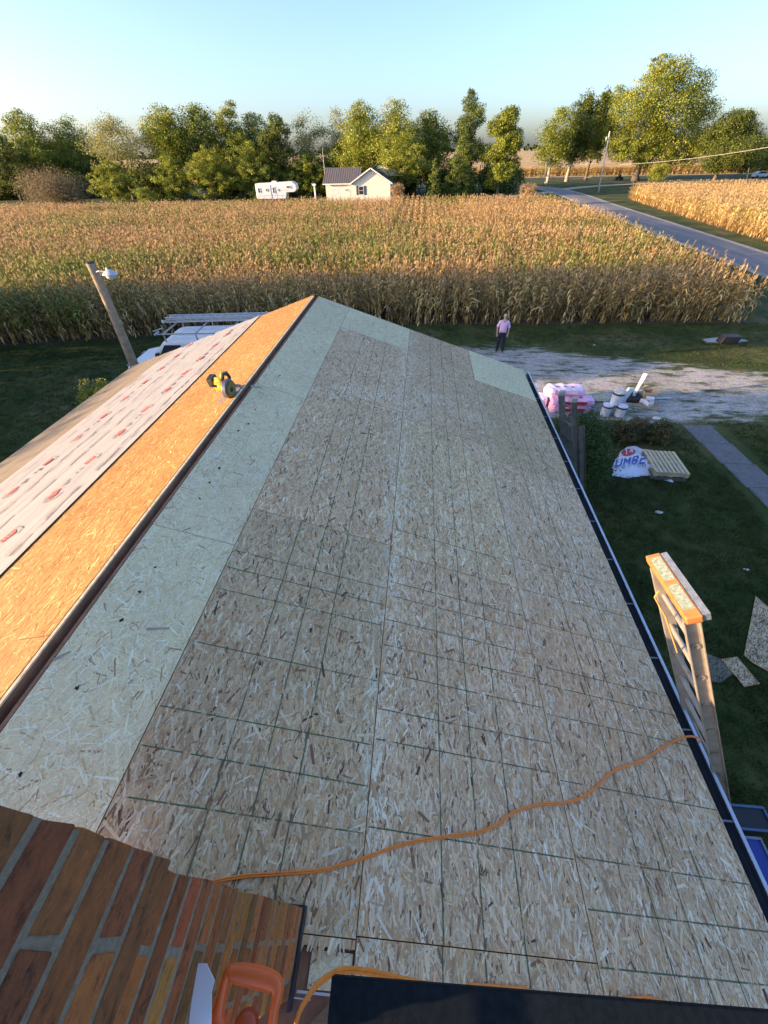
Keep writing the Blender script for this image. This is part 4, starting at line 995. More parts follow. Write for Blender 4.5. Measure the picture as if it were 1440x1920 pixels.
b.build('flashing', mat('lead_flashing', (.035, .04, .05), .5, .3), ch)
b = MB(); p1 = RP(XF+.02, -.193, .006); p2 = RP(1.9, -.196, .006); b.bar(p1, p2, .008, .004); b.bar(RP(XF+.013, -.21, .006), RP(1.70, -.212, .006), .004, .002)
o = b.build('metal_strip', mat('white_strip', (.5, .52, .54), .4), ch)
# ================================================================== OBJECTS
M_white = mat('white_paint', (.78, .78, .76), .45, var=.04)
M_cream = mat('cream_siding', (.74, .68, .56), .6, var=.05)
M_roofm = mat('dark_metal_roof', (.085, .08, .08), .6, 0, var=.15)
M_glass = mat('window_glass', (.03, .04, .05), .08, var=.1)
M_alu = mat('aluminium', (.58, .60, .62), .35, .7, var=.12, sc=14)
M_alud = mat('dull_aluminium', (.38, .39, .40), .5, .4, var=.2, sc=10)
M_rub = mat('black_rubber', (.02, .02, .02), .7)
M_wood = mat('pine_wood', (.50, .38, .22), .75, var=.25, sc=6, bump=.2)
M_pole = mat('weathered_pole', (.30, .225, .15), .9, var=.35, sc=5, bump=.4)
M_blkp = mat('black_plastic', (.018, .018, .02), .5)
M_shut = mat('dark_shutter', (.05, .06, .07), .6)
def face_win(par, x, y, z0, w_, h_, shutters=False, nrm='y'):
    b = MB(); t = .06
    for lo, hi in (((x-w_/2, y-.06, z0), (x-w_/2+t, y+.0, z0+h_)), ((x+w_/2-t, y-.06, z0), (x+w_/2, y+.0, z0+h_)), ((x-w_/2+t, y-.06, z0), (x+w_/2-t, y, z0+t)), ((x-w_/2+t, y-.06, z0+h_-t), (x+w_/2-t, y, z0+h_)), ((x-w_/2+t, y-.05, z0+h_/2-.02), (x+w_/2-t, y-.01, z0+h_/2+.02))): b.box(lo, hi)
    f = b.build('window', M_white, par)
    b = MB(); b.box((x-w_/2+t, y-.03, z0+t), (x+w_/2-t, y-.015, z0+h_-t)); b.build('pane', M_glass, f)
    if shutters:
        for s in (-1, 1):
            b = MB(); cx = x+s*(w_/2+.26); b.box((cx-.22, y-.05, z0-.03), (cx+.22, y-.001, z0+h_+.03))
            for k in range(8): b.box((cx-.18, y-.065, z0+.05+k*h_/8), (cx+.18, y-.052, z0+.05+k*h_/8+h_/16))
            b.build('shutter', M_shut, par)
# ---- far white house: two gables and a low garage wing
YH = 100
fh = thing('farmhouse', 'white house with dark metal roof and a front gable beyond the corn', 'house', (-8.4, YH, G))
wx0, wx1 = -9.7, -4.15   # garage wing end and the left foot of the gable, local
def L_(px, py, Y=YH): p = atY(px, py, Y); return p.x+8.4, p.z-G
gl, gz0 = L_(656, 343); gr_, _ = L_(735, 341); gax, gaz = L_(695, 315.5); el, ez = L_(604.5, 344); rl, rz_ = L_(609, 317)
b = MB(); b.prism([(gl+.35, 0), (gr_-.35, 0), (gr_-.35, gz0-.15), (gax, gaz-.22), (gl+.35, gz0-.15)], 'y', 0, 14)
b.box((el+.5, .9, 0), (gl+.36, 8.0, ez-.05)); b.box((gr_-.36, 6, 0), (gr_+.3, 14, gz0-.4)); b.build('wall', M_cream, fh)
b = MB(); y0, y1 = -.45, 14.3; th = .10
def roof_poly(b, xs, zs, y0, y1, th=.1): b.prism([(xs[0], zs[0]), (xs[1], zs[1]), (xs[1], zs[1]+th), (xs[0], zs[0]+th)], 'y', y0, y1)
roof_poly(b, (gl-.1, gax), (gz0-.25, gaz), y0, y1); roof_poly(b, (gr_+.1, gax), (gz0-.25, gaz), y0, y1)
for k in range(24):
    y = y0+.1+k*.6
    for xa in (gl-.1, gr_+.1): b.bar((xa, y, gz0-.13), (gax, y, gaz+.12), .04, .05)
b.build('gable_roof', M_roofm, fh)
b = MB(); ez2 = ez-.06; xw0, xw1 = el-.1, gl+1.9; ym = 4.4
q = [(xw0, .45, ez2), (xw1, .45, ez2), (xw1, ym, rz_+.1), (xw0+.3, ym, rz_+.1)]
b.add(q+[(x, y, z-.12) for x, y, z in q], [(0, 1, 2, 3), (7, 6, 5, 4), (0, 4, 5, 1), (1, 5, 6, 2), (2, 6, 7, 3), (3, 7, 4, 0)])
q = [(xw0+.3, ym, rz_+.1), (xw1, ym, rz_+.1), (xw1, 8.4, ez2), (xw0, 8.4, ez2)]
b.add(q+[(x, y, z-.12) for x, y, z in q], [(0, 1, 2, 3), (7, 6, 5, 4), (0, 4, 5, 1), (1, 5, 6, 2), (2, 6, 7, 3), (3, 7, 4, 0)])
for k in range(int((xw1-xw0)/.45)): x = xw0+.2+k*.45; b.bar((x, .45, ez2+.02), (x+(.1), ym, rz_+.12), .04, .05)
b.build('garage_roof', mat('brown_metal_roof', (.17, .145, .125), .6, 0, var=.15), fh)
b = MB(); a0 = gax+.3; ax2, az2 = L_(712, 304.5, YH+7); bxl, bzl = L_(690, 317, YH+7); bxr, bzr = L_(762, 338, YH+7)
b.prism([(bxl, bzl-1.2), (bxr-.5, bzl-1.2), (ax2+.0, az2-.18)], 'y', 7.2, 15)
b.build('upper_wall', M_cream, fh)
b = MB(); roof_poly(b, (bxl-.5, ax2), (bzl-.5, az2), 6.9, 15.2); roof_poly(b, (bxr+.3, ax2), (bzr-.2, az2), 6.9, 15.2); b.build('upper_roof', M_roofm, fh)
b = MB()
for xa in (gl-.1, gr_+.1): b.bar((xa, -.47, gz0-.22), (gax, -.47, gaz+.03), .05, .2)
b.bar((xw0, .42, ez2-.1), (gl-.1, .42, ez2-.1), .05, .16); b.build('white_trim', M_white, fh)
wxx, wz_ = L_(677.5, 361); face_win(fh, wxx, -.002, 1.15, 1.0, 1.35, True)
b = MB(); b.box((el+1.2, .84, .05), (el+6.0, .90, 2.25))
for k in range(4): b.box((el+1.22, .825, .1+k*.54), (el+5.98, .838, .1+k*.54+.48))
b.build('garage_door', mat('garage_door_white', (.70, .66, .58), .5, var=.04), fh)
# antenna mast and vent post
mp = atY(608, 317, 106)
b = MB(); b.tube([(0, 0, 0), (0, 0, 8.2)], [.06, .03], 8); 
for k in range(5): b.tube([(-.5+.06*k, -.4+.2*k, 7.9), (.5-.06*k, -.4+.2*k, 7.9)], .012, 5)
b.tube([(0, -.5, 7.9), (0, .5, 7.9)], .015, 5)
o = b.build('antenna_mast', M_alud); o.location = (mp.x, 106, G); tag(o, 'thin tall mast standing behind the left end of the metal roof', 'antenna mast')
pp = atY(590, 355, 99); b = MB(); b.box((-.14, -.14, 0), (.14, .14, 2.75)); b.prism([(-.35, 2.75), (.35, 2.75), (.28, 3.05), (-.28, 3.05)], 'y', -.3, .3)
o = b.build('white_post', M_white, bevel=.02); o.location = (pp.x, 99, G); tag(o, 'short white capped post between trailer and white house', 'post')
# ---- fifth wheel trailer
def LT(px, py): p = atY(px, py, 101); return p.x, p.z-G
tx0, tz0 = LT(480, 343); tx1, _ = LT(556.5, 343); _, tb = LT(540, 366)
tr_ = thing('camping_trailer', 'white fifth wheel trailer with raised front, parked before the dark trees', 'trailer', ((tx0+tx1)/2, 101, G), R_(3))
W_ = (tx1-tx0)/2
pr = [(-W_, .75), (W_*.42, .75), (W_*.50, 1.75), (W_*.86, 1.75), (W_, 2.2), (W_*.97, 3.0), (W_*.82, 3.38), (-W_*.97, 3.18)]
b = MB(); b.prism(pr, 'y', -1.2, 1.2); b.build('body', M_white, tr_, bevel=.08)
for x, z, w_, h_ in ((-W_*.82, 1.75, .5, .75), (-W_*.12, 1.65, .42, .95), (W_*.1, 1.95, .3, .4), (W_*.62, 2.35, .95, .42), (-W_*.45, 1.95, .5, .45)): face_win(tr_, x, -1.205, z, w_, h_)
b = MB(); b.box((-W_*.27, -1.235, .9), (-W_*.24, -1.205, 2.9)); b.box((-W_*.0, -1.22, .85), (W_*.0+.03, -1.205, 2.7)); b.box((-W_*.97, -1.215, 1.25), (W_*.40, -1.205, 1.31)); b.box((W_*.0, -1.215, 2.05), (W_*.6, -1.205, 2.1)); b.build('body_stripe', mat('grey_stripe', (.35, .36, .38), .5), tr_)
b = MB(); b.box((-W_*.2, -.4, 3.2), (W_*.02, .4, 3.5)); b.build('roof_unit', M_white, tr_, bevel=.04)
for x in (-.6, .35):
    for s in (-1, 1):
        b = MB(); M = Matrix.Translation((x, s*1.02, .36)) @ Matrix.Rotation(R_(90), 4, 'X'); b.lathe([(.36, -.11), (.36, .11), (.2, .12)], 20, M); wh = b.build('wheel', M_rub, tr_)
b = MB(); b.box((W_*.6, -.05, .0), (W_*.62, .05, 1.75)); b.box((-W_*.9, -.9, .6), (W_*.4, .9, .76)); b.build('chassis', M_blkp, tr_)
# ---- work van by the gable end
vx, vy = -7.3, 16.45
van = thing('work_van', 'white work van with roof rack parked beyond the left slope', 'van', (vx, vy, G), R_(4))
# x forward is -x : hood at the left
prof = [(-2.95, .55), (-2.98, .95), (-2.80, 1.12), (-1.95, 1.28), (-1.72, 1.34), (-1.05, 1.98), (-.80, 2.06), (2.55, 2.10), (2.72, 2.0), (2.78, .6), (2.4, .38), (-2.6, .38)]
b = MB(); b.prism(prof, 'y', -.93, .93)
body = b.build('body', M_white, van, bevel=.09)
b = MB(); b.add([(-1.70, -.76, 1.385), (-1.70, .76, 1.385), (-1.10, .70, 1.965), (-1.10, -.70, 1.965)], [(0, 1, 2, 3)]); b.build('windshield', M_glass, van)
b = MB(); b.prism([(-1.42, 1.36), (-.32, 1.36), (-.32, 1.90), (-.98, 1.90)], 'y', -.945, -.932); b.build('side_window', M_glass, van)
b = MB(); b.prism([(-1.42, 1.36), (-.32, 1.36), (-.32, 1.90), (-.98, 1.90)], 'y', .932, .945); b.build('side_window', M_glass, van)
for k in range(1): pass
b = MB()
for y in (-.5, 0, .5): b.box((-.6, y-.02, 2.06), (2.4, y+.02, 2.115))
b.build('roof_rib', M_white, van)
for s in (-1, 1):
    b = MB(); b.box((-1.42, s*1.0-.06 if s > 0 else -1.12, 1.35), (-1.30, s*1.0+.12 if s > 0 else -.94, 1.62)); b.build('wing_mirror', M_blkp, van, bevel=.02)
    b = MB(); b.box((-2.99, s*.68-.18, .88), (-2.93, s*.68+.18, 1.05)); b.build('headlight', M_glass, van)
    for x in (-1.95, 1.75):
        b = MB(); b.lathe([(.35, -.12), (.36, -.05), (.36, .08), (.34, .12), (.22, .13)], 24, Matrix.Translation((x, s*.83, .36)) @ Matrix.Rotation(R_(90), 4, 'X')); w_ = b.build('wheel', M_rub, van)
        b = MB(); b.lathe([(.21, -.125), (.21, .135), (.06, .15)], 20, Matrix.Translation((x, s*.83, .36)) @ Matrix.Rotation(R_(-90*s), 4, 'X')); b.build('rim', M_alu, w_)
b = MB()
for x in (-.85, .45, 1.75):
    b.bar((x, -.98, 2.34), (x, .98, 2.34), .05, .04)
    for s in (-1, 1): b.bar((x, s*.9, 2.02), (x, s*.95, 2.34), .04, .04)
for s in (-1, 1): b.bar((-1.15, s*.97, 2.34), (2.0, s*.97, 2.34), .04, .04)
b.bar((-1.15, -1.05, 2.34), (-1.15, -.65, 2.34), .05, .05); b.bar((-1.15, -1.05, 2.47), (-.95, -.65, 2.47), .04, .03)
b.build('roof_rack', M_alud, van)
def ladder_parts(root, A_, d, wv, n, w_, sp=.305, depth=.085, mt=None, rr_=.016, off=0.0, first=.15, fl=None):
    """A_ top of first rail, d direction of rails, wv across; rails are C channels, rungs round"""
    A_ = Vector(A_); d = Vector(d).normalized(); wv = Vector(wv).normalized(); nn = d.cross(wv).normalized(); Ln = sp*n
    for s in (0, 1):
        b = MB(); p0 = A_+wv*w_*s; o_ = 1 if s else -1; wb = .005
        b.bar(p0, p0+d*Ln, wb, depth, up=nn)
        for t in (-1, 1): b.bar(p0+nn*t*depth/2+wv*o_*.014, p0+nn*t*depth/2+d*Ln+wv*o_*.014, .030, .005, up=nn)
        b.build('rail', mt, root)
    for i in range(n):
        b = MB(); p = A_+d*(first+sp*i)+nn*off
        b.tube([p-wv*.012, p+wv*(w_+.012)], rr_, 12); 
        for s in (0, 1):
            q = p+wv*(w_*s); o_ = 1 if s else -1
            b.tube([q+wv*o_*.004, q+wv*o_*.012], rr_*1.35, 14)
        b.build('rung', mt, root)
# extension ladder lying on the van rack
vl = thing('ladder', 'aluminium extension ladder lying on the white van roof rack', 'ladder', (vx, vy+.55, G+2.44), R_(6))
for zz, dx in ((0, -1.15), (.10, -.2)):
    pass
ladder_parts(vl, (-1.35, -.22, 0), (1, 0, 0), (0, 1, 0), 15, .42, mt=M_alu, depth=.08)
ladder_parts(vl, (-1.25, -.18, .10), (1, 0, 0), (0, 1, 0), 15, .36, mt=M_alu, depth=.08)
for s in (-.22, .20):
    b = MB(); b.box((-1.43, s-.045, -.05), (-1.34, s+.045, .05)); b.build('end_cap', mat('pale_cap', (.7, .68, .66), .6), vl, bevel=.02)
# ---- yard light pole
yp = 14.6
tp = atY(168, 492, yp); bp = atY(258, 705, yp)
lp = thing('light_pole', 'old wooden pole with a yard light, left of the roof', 'light pole', (tp.x-.05, yp, G))
b = MB(); Hh = tp.z-G
b.tube([(-.06, 0, -.2), (-.02, 0, Hh*.35), (.06, 0, Hh*.7), (.06, 0, Hh)], [.185, .17, .15, .135], 16); b.build('pole', M_pole, lp, smooth=True)
b = MB(); b.lathe([(.137, Hh-.02), (.137, Hh+.015), (.09, Hh+.03)], 16, Matrix.Translation((.06, 0, 0))); b.build('pole_cap', M_blkp, lp)
hd = atY(205, 513, yp-.1); hx, hz = hd.x-(tp.x-.05), hd.z-G
b = MB(); b.tube([(.06, -.05, hz+.02), (hx*.5, -.1, hz+.07), (hx, -.1, hz+.04)], .025, 8); b.build('arm', M_alud, lp)
b = MB(); b.lathe([(.05, .14), (.11, .10), (.16, .05), (.22, .0), (.215, -.03), (.14, -.06)], 22, Matrix.Translation((hx+.02, -.1, hz-.01)) @ Matrix.Diagonal((1.25, .9, .9, 1))); lh = b.build('lamp_head', mat('lamp_shell', (.55, .58, .60), .35, .3), lp, smooth=True)
b = MB(); b.lathe([(.035, 0), (.035, .07), (.02, .08)], 12, Matrix.Translation((hx-.02, -.1, hz+.10))); b.build('photocell', M_white, lh)
b = MB(); b.lathe([(.16, -.055), (.15, -.10), (.09, -.16), (.02, -.17)], 20, Matrix.Translation((hx+.02, -.1, hz-.01))); b.build('lens', mat('lens', (.5, .55, .55), .1), lh, smooth=True)
# ---- ladder against the near eave (measured: rungs 0.305 m apart)
P0 = Vector((3.7968, 1.7267, -.2611)); d_ = Vector((.4521, -.1913, -.8712)); a_ = Vector((-.0775, -.9815, .1753))
nl = int((P0.z-G)/(.305*.8712)); base = P0+d_*(.305*nl)
ld = thing('ladder', 'big aluminium ladder with orange top cap leaning on the near gutter', 'ladder', base)
A0 = P0-base-d_*.25
ladder_parts(ld, A0, d_, a_, nl+1, .42, mt=mat('ladder_metal', (.36, .31, .26), .5, .4, var=.25, sc=9), first=.25, rr_=.017, depth=.078)
nn = d_.cross(a_).normalized(); nn = nn if nn.x < 0 else -nn
b = MB(); c0 = P0-base-d_*.30-a_*.07; c1 = c0+a_*.56
b.bar(c0, c1, .085, .055, up=d_); cap = b.build('top_cap', mat('orange_cap', (.45, .17, .05), .5, var=.2, sc=20), ld, bevel=.008)
b = MB(); b.bar(c0-nn*.062+a_*.01, c1-nn*.062-a_*.01, .036, .05, up=d_); b.build('cap_rail', mat('cap_grey', (.20, .24, .28), .4, .3, var=.3, sc=30), cap)
for f0, f1 in ((.04, .26), (.30, .50)):
    b = MB(); w1 = nn*.030; p, q = c0+a_*f0-d_*.0292, c0+a_*f1-d_*.0292
    b.add([p-w1, q-w1, q+w1, p+w1], [(0, 1, 2, 3)]); b.build('label', mat('pale_label', (.24, .29, .22), .5, var=.5, sc=60), cap, fix=False)
b = MB(); b.tube([c0+a_*.30+nn*.08, c0+a_*.27+nn*.10+d_*.08, c0+a_*.29+nn*.07+d_*.25, c0+a_*.30+nn*.05+d_*.6], .006, 6); b.build('rope', mat('orange_rope', (.6, .28, .08), .8), ld)
# ---- second ladder, grey, at the far end of the same eave
b2 = Vector((5.75, 5.6, G)); t2 = Vector((4.47, 6.35, -1.02)); d2 = (b2-t2).normalized()
l2 = thing('ladder', 'grey two section ladder leaning on the far end of the gutter', 'ladder', b2)
A2 = t2-b2; w2 = Vector((.18, -1, .05)).normalized(); w2 = (w2-d2*w2.dot(d2)).normalized()
M_lg = mat('grey_ladder', (.11, .11, .095), .6, .2, var=.25, sc=9)
ladder_parts(l2, A2, d2, w2, int((t2-b2).length/.305), .42, mt=M_lg, depth=.09)
n2_ = d2.cross(w2).normalized(); n2_ = n2_ if n2_.x > 0 else -n2_
ladder_parts(l2, A2+n2_*.10+d2*.45-w2*.02, d2, w2, int((t2-b2).length/.305)-2, .46, mt=M_lg, depth=.09)
for s in (0, 1):
    b = MB(); p = A2+w2*.42*s; b.box((p.x-.05, p.y-.03, p.z-.02), (p.x+.05, p.y+.03, p.z+.06)); b.build('end_cap', M_alud, l2, bevel=.01)

# ---- the man on the drive
def skin(name, V, E, Rr, mt, parent, sub=2):
    me = bpy.data.meshes.new(name); me.from_pydata(V, E, []); me.materials.append(mt)
    o = bpy.data.objects.new(name, me); C.objects.link(o); o.parent = parent
    import bmesh
    bm = bmesh.new(); bm.from_mesh(me); ly = bm.verts.layers.skin.verify(); bm.verts.ensure_lookup_table()
    for i, r_ in enumerate(Rr): bm.verts[i][ly].radius = (r_, r_) if not isinstance(r_, tuple) else r_
    bm.verts[0][ly].use_root = True; bm.to_mesh(me); bm.free()
    s = o.modifiers.new('skin', 'SKIN'); s.use_smooth_shade = True
    u = o.modifiers.new('sub', 'SUBSURF'); u.levels = sub; u.render_levels = sub
    return o
M_skin = mat('skin', (.52, .32, .24), .55, var=.08); M_shirt = mat('lilac_shirt', (.72, .46, .66), .8, var=.08, sc=30)
M_trou = mat('navy_trousers', (.012, .014, .028), .85); M_hair = mat('white_hair', (.62, .58, .52), .8); M_shoe = mat('dark_shoe', (.03, .03, .035), .5)
mp_ = atZ(936, 659, G)
man = thing('person', 'man in lilac short sleeved shirt and dark trousers standing on the drive', 'person', (mp_.x, mp_.y, G), R_(-8))
# faces -y (towards the roof); x is his left
V = [(0, .02, .95), (0, .0, 1.10), (0, -.02, 1.28), (0, -.01, 1.42), (0, 0, 1.50), (0, -.015, 1.58), (0, -.02, 1.66), (0, 0, 1.73)]; Rr = [(.15, .12), (.155, .125), (.165, .12), (.15, .10), .058, (.068, .08), (.074, .09), (.05, .06)]
Ed = [(i, i+1) for i in range(7)]
def limb(start, pts, rad):
    p = start
    for q, r_ in zip(pts, rad): V.append(q); Rr.append(r_); Ed.append((p, len(V)-1)); p = len(V)-1
    return p
for s in (-1, 1):
    hip = limb(0, [(s*.10, 0, .88), (s*.12, -.01, .50), (s*.14, .02, .10), (s*.15, -.02, .05), (s*.16, -.15, .035)], [.10, .068, .045, .04, .035])
    e = limb(3, [(s*.17, 0, 1.40), (s*.27, .02, 1.14), (s*.26, -.02, .92), (s*.25, -.05, .84)], [.06, .046, .034, (.04, .024)])
    for k, (dx, l_) in enumerate(((-.028, .075), (-.010, .085), (.010, .08), (.027, .065))):
        limb(e, [(s*.25+dx, -.06, .80), (s*.25+dx, -.07, .80-l_*.5), (s*.25+dx, -.055, .80-l_)], [.0095, .009, .007])
    limb(e, [(s*.25-s*.045, -.075, .82), (s*.25-s*.055, -.09, .785)], [.010, .008])
body = skin('body', V, Ed, Rr, M_skin, man)
V = [(0, .0, .90), (0, 0, 1.10), (0, -.02, 1.28), (0, -.01, 1.42), (0, 0, 1.485)]; Rr = [(.20, .17), (.195, .165), (.185, .145), (.165, .12), .075]; Ed = [(0, 1), (1, 2), (2, 3), (3, 4)]
for s in (-1, 1): limb(3, [(s*.185, 0, 1.40), (s*.25, .015, 1.22), (s*.275, .02, 1.12)], [.078, .075, .078])
skin('shirt', V, Ed, Rr, M_shirt, man)
V = [(0, .01, 1.03), (0, .02, .90)]; Rr = [(.17, .145), (.175, .15)]; Ed = [(0, 1)]
for s in (-1, 1): limb(1, [(s*.10, .005, .82), (s*.125, -.005, .50), (s*.14, .02, .12), (s*.14, .02, .06)], [.115, .088, .075, .078])
skin('trousers', V, Ed, Rr, M_trou, man)
for s in (-1, 1): skin('shoe', [(s*.145, .04, .05), (s*.15, -.05, .045), (s*.16, -.17, .035)], [(0, 1), (1, 2)], [.05, .05, .042], M_shoe, man)
skin('hair', [(0, .045, 1.60), (0, .06, 1.68), (0, .02, 1.745)], [(0, 1), (1, 2)], [(.062, .05), (.078, .05), (.06, .05)], M_hair, man, 2)
b = MB(); b.tube([(0, -.095, 1.66), (0, -.125, 1.63), (0, -.10, 1.62)], [.008, .014, .012], 8); b.build('nose', M_skin, man, smooth=True)
for s in (-1, 1):
    b = MB(); b.lathe([(.004, -.006), (.010, 0), (.004, .006)], 8, Matrix.Translation((s*.030, -.098, 1.665))); b.build('eye', M_blkp, man)
    b = MB(); b.lathe([(.010, -.028), (.018, 0), (.010, .028)], 8, Matrix.Translation((s*.078, 0, 1.65))); b.build('ear', M_skin, man)
b = MB(); b.box((-.025, -.094, 1.605), (.025, -.088, 1.611)); b.build('mouth', mat('lips', (.30, .13, .11), .6), man)
b = MB(); b.add([(-.05, -.125, 1.475), (.05, -.125, 1.475), (.0, -.15, 1.38)], [(0, 1, 2)]); b.build('collar', mat('collar', (.30, .22, .42), .8), man, fix=False)

# ---- pink insulation bundles
M_pink = mat('pink_wrap', (.78, .42, .62), .4, var=.22, sc=9); M_pinkl = mat('pale_pink_wrap', (.80, .62, .78), .4, var=.15, sc=7); M_redp = mat('red_print', (.45, .03, .06), .5, var=.2, sc=20)
def bundle(label, x, y, z, lx, ly, h, rz, rd=False, end=False):
    z = G+(z-G)*.8; h *= .8
    t = thing('insulation_bundle', label, 'insulation bundle', (x, y, z), rz, 'wrapped pink insulation stacked beside the drive')
    b = MB(); r = random.Random(int(x*77+z*10)); nx, ny = 14, 6
    # puffy compressed pack: slices swell between the straps
    n = 14; vs = []; prof = []
    for i in range(n+1):
        u = i/n; sw = 1-.06*abs(math.sin(u*math.pi*3))**.5*0+.04*math.sin(u*math.pi*6)
        e = 1 if 0 < i < n else .86
        for k in range(16):
            an = 2*math.pi*k/16; cx_ = math.copysign(abs(math.cos(an))**.35, math.cos(an)); cz_ = math.copysign(abs(math.sin(an))**.35, math.sin(an))
            vs.append(((u-.5)*lx, cx_*ly/2*e*sw+r.uniform(-.018, .018), h/2+cz_*h/2*e*sw*.99+r.uniform(-.014, .010)))
    fs = [(i*16+k, i*16+(k+1) % 16, (i+1)*16+(k+1) % 16, (i+1)*16+k) for i in range(n) for k in range(16)]+[tuple(range(15, -1, -1)), tuple(n*16+k for k in range(16))]
    b.add(vs, fs); b.build('wrap', M_pinkl if not rd else M_pink, t, smooth=False)
    b = MB()
    for k in range(3): b.box((-lx*.30+k*lx*.22, -ly*.12, h*1.005), (-lx*.30+k*lx*.22+lx*.10, ly*.05, h*1.012))
    b.build('print_mark', M_gry if not rd else M_redp, t)
    if rd:
        b = MB(); b.box((-lx*.28, -ly*.545, h*.35), (lx*.3, -ly*.53, h*.85)); b.build('front_print', M_redp, t)
ix, iy = atZ(1062, 772, G+.1)[:2]
bundle('pale pink insulation bundle hidden partly by the gutter, leftmost of the stack', 6.75, 14.75, G, .75, .62, .50, 0)
bundle('pink bundle with red print at the bottom front of the stack', 7.95, 14.35, G, 1.45, .62, .34, 0, True)
bundle('pink bundle with red print, second layer at the front of the stack', 7.98, 14.37, G+.35, 1.50, .64, .32, 0, True)
bundle('pale pink bundle at the back of the stack, on the ground', 7.95, 15.05, G, 1.45, .62, .36, 0)
bundle('pale pink bundle lying on top at the back of the stack', 7.80, 14.98, G+.37, 1.35, .60, .34, 0)
bundle('topmost pale pink bundle of the insulation stack', 7.75, 14.72, G+.72, 1.3, .62, .26, 0)
# ---- buckets
M_bkt = mat('white_bucket', (.68, .70, .76), .4, var=.06); 
def bucket(label, x, y, z, rx=0, ry=0, s=1.0, lid=False):
    t = thing('bucket', label, 'bucket', (x, y, z), 0, 'white buckets on the gravel'); t.rotation_euler = (rx, ry, .3)
    b = MB(); b.lathe([(.128*s, 0), (.135*s, .01), (.148*s, .33*s), (.156*s, .335*s), (.156*s, .35*s), (.146*s, .35*s), (.140*s, .30*s), (.125*s, .02)], 28); b.build('shell', M_bkt, t, smooth=False)
    b = MB(); b.lathe([(.150*s, .285*s), (.158*s, .29*s), (.158*s, .325*s), (.151*s, .33*s)], 28); b.build('rim_band', M_blkp, t)
    b = MB(); b.tube([(.155*s*math.cos(q_), -.155*s*abs(math.sin(q_))*1.1-.002, (.30-.17*math.sin(q_))*s) for q_ in np.linspace(0, math.pi, 12)], .004, 5); b.build('handle', M_alud, t)
    if lid: b = MB(); b.lathe([(.157*s, .352*s), (.157*s, .362*s), (.12*s, .366*s)], 28); b.build('lid', M_bkt, t)
bq = atZ(1133, 778, G); bq2 = atZ(1157, 780, G)
bucket('left one of the two white buckets on the ground', bq.x, bq.y, G, lid=True, s=1.2)
bucket('right one of the two white buckets on the ground', bq2.x+.05, bq2.y, G, lid=True, s=1.2)
bucket('biggest white bucket standing on top of the two others, rubbish heaped in it', (bq.x+bq2.x)/2+.02, bq.y+.06, G+.44, s=1.35)
# rubbish: rolls, bags, flashing, cardboard
M_card = mat('cardboard', (.42, .29, .17), .85, var=.15); M_paper = mat('crumpled_wrap', (.72, .64, .58), .6, var=.2, sc=20); M_foil = mat('pale_trim', (.62, .72, .78), .35, .2)
def crumple(name, label, cat, x, y, z, sx, sy, sz, mt, seed, rz=0):
    r = random.Random(seed); b = MB(); n = 10; m_ = 14; vs = []
    for i in range(n+1):
        for j in range(m_):
            th_ = math.pi*i/n; ph = 2*math.pi*j/m_; k = 1+r.uniform(-.28, .22)
            vs.append((math.sin(th_)*math.cos(ph)*sx*k, math.sin(th_)*math.sin(ph)*sy*k, max(0, sz*(.5+.5*math.cos(th_)*k))))
    fs = [(i*m_+j, i*m_+(j+1) % m_, (i+1)*m_+(j+1) % m_, (i+1)*m_+j) for i in range(n) for j in range(m_)]
    b.add(vs, fs); o = b.build(name, mt); o.location = (x, y, z); o.rotation_euler = (0, 0, rz); tag(o, label, cat); return o
crumple('crumpled_wrapper', 'crumpled white and pink wrapping heaped in the top bucket', 'wrapper', (bq.x+bq2.x)/2+.02, bq.y+.06, G+.82, .20, .18, .20, M_paper, 3)
p = atZ(1124, 752, G); crumple('rag', 'cream coloured cloth lying on the gravel behind the buckets', 'cloth', p.x, p.y, G+.01, .36, .20, .20, mat('cream_cloth', (.66, .56, .38), .9, var=.2), 5, .2)
p = atZ(1110, 752, G); crumple('paper_scrap', 'small white scrap left of the buckets', 'paper scrap', p.x, p.y, G+.01, .22, .08, .10, M_paper, 6)
p = atZ(1170, 745, G+.2); b = MB(); b.box((-.13, -.05, 0), (.13, .05, .62)); o = b.build('flashing_roll', M_foil, bevel=.05); o.location = (p.x, p.y, G); o.rotation_euler = (0, R_(14), .2); tag(o, 'rounded pale blue sheet standing behind the buckets', 'metal sheet')
p = atZ(1185, 752, G)
kb = thing('tool_bag', 'black bag with things in it, between buckets and cardboard', 'bag', (p.x, p.y, G))
r = random.Random(3); b = MB(); b.lathe([(.26, 0), (.32, .08), (.30, .20), (.22, .27), (.14, .22), (.05, .20)], 18, Matrix.Diagonal((1.15, .75, 1, 1))); b.build('bag_body', M_blkp, kb, smooth=True)
b = MB(); b.tube([(-.2, 0, .2), (0, -.05, .36), (.2, 0, .2)], .015, 6); b.build('bag_handle', M_blkp, kb)
b = MB(); b.bar((0, .05, .2), (.20, .30, 1.0), .11, .03); b.bar((.05, .05, .2), (.27, .28, 1.0), .03, .06); o = b.build('trim_piece', M_foil); o.location = (p.x, p.y, G); tag(o, 'pale metal trim piece sticking up out of the black bag', 'metal trim')
p = atZ(1212, 760, G)
b = MB(); b.box((-.38, -.30, 0), (.38, .30, .012)); o = b.build('cardboard_sheet', M_card, bevel=.003); o.location = (p.x, p.y-.02, G+.02); o.rotation_euler = (0, 0, -.5); tag(o, 'flat piece of cardboard under the paper rolls', 'cardboard')
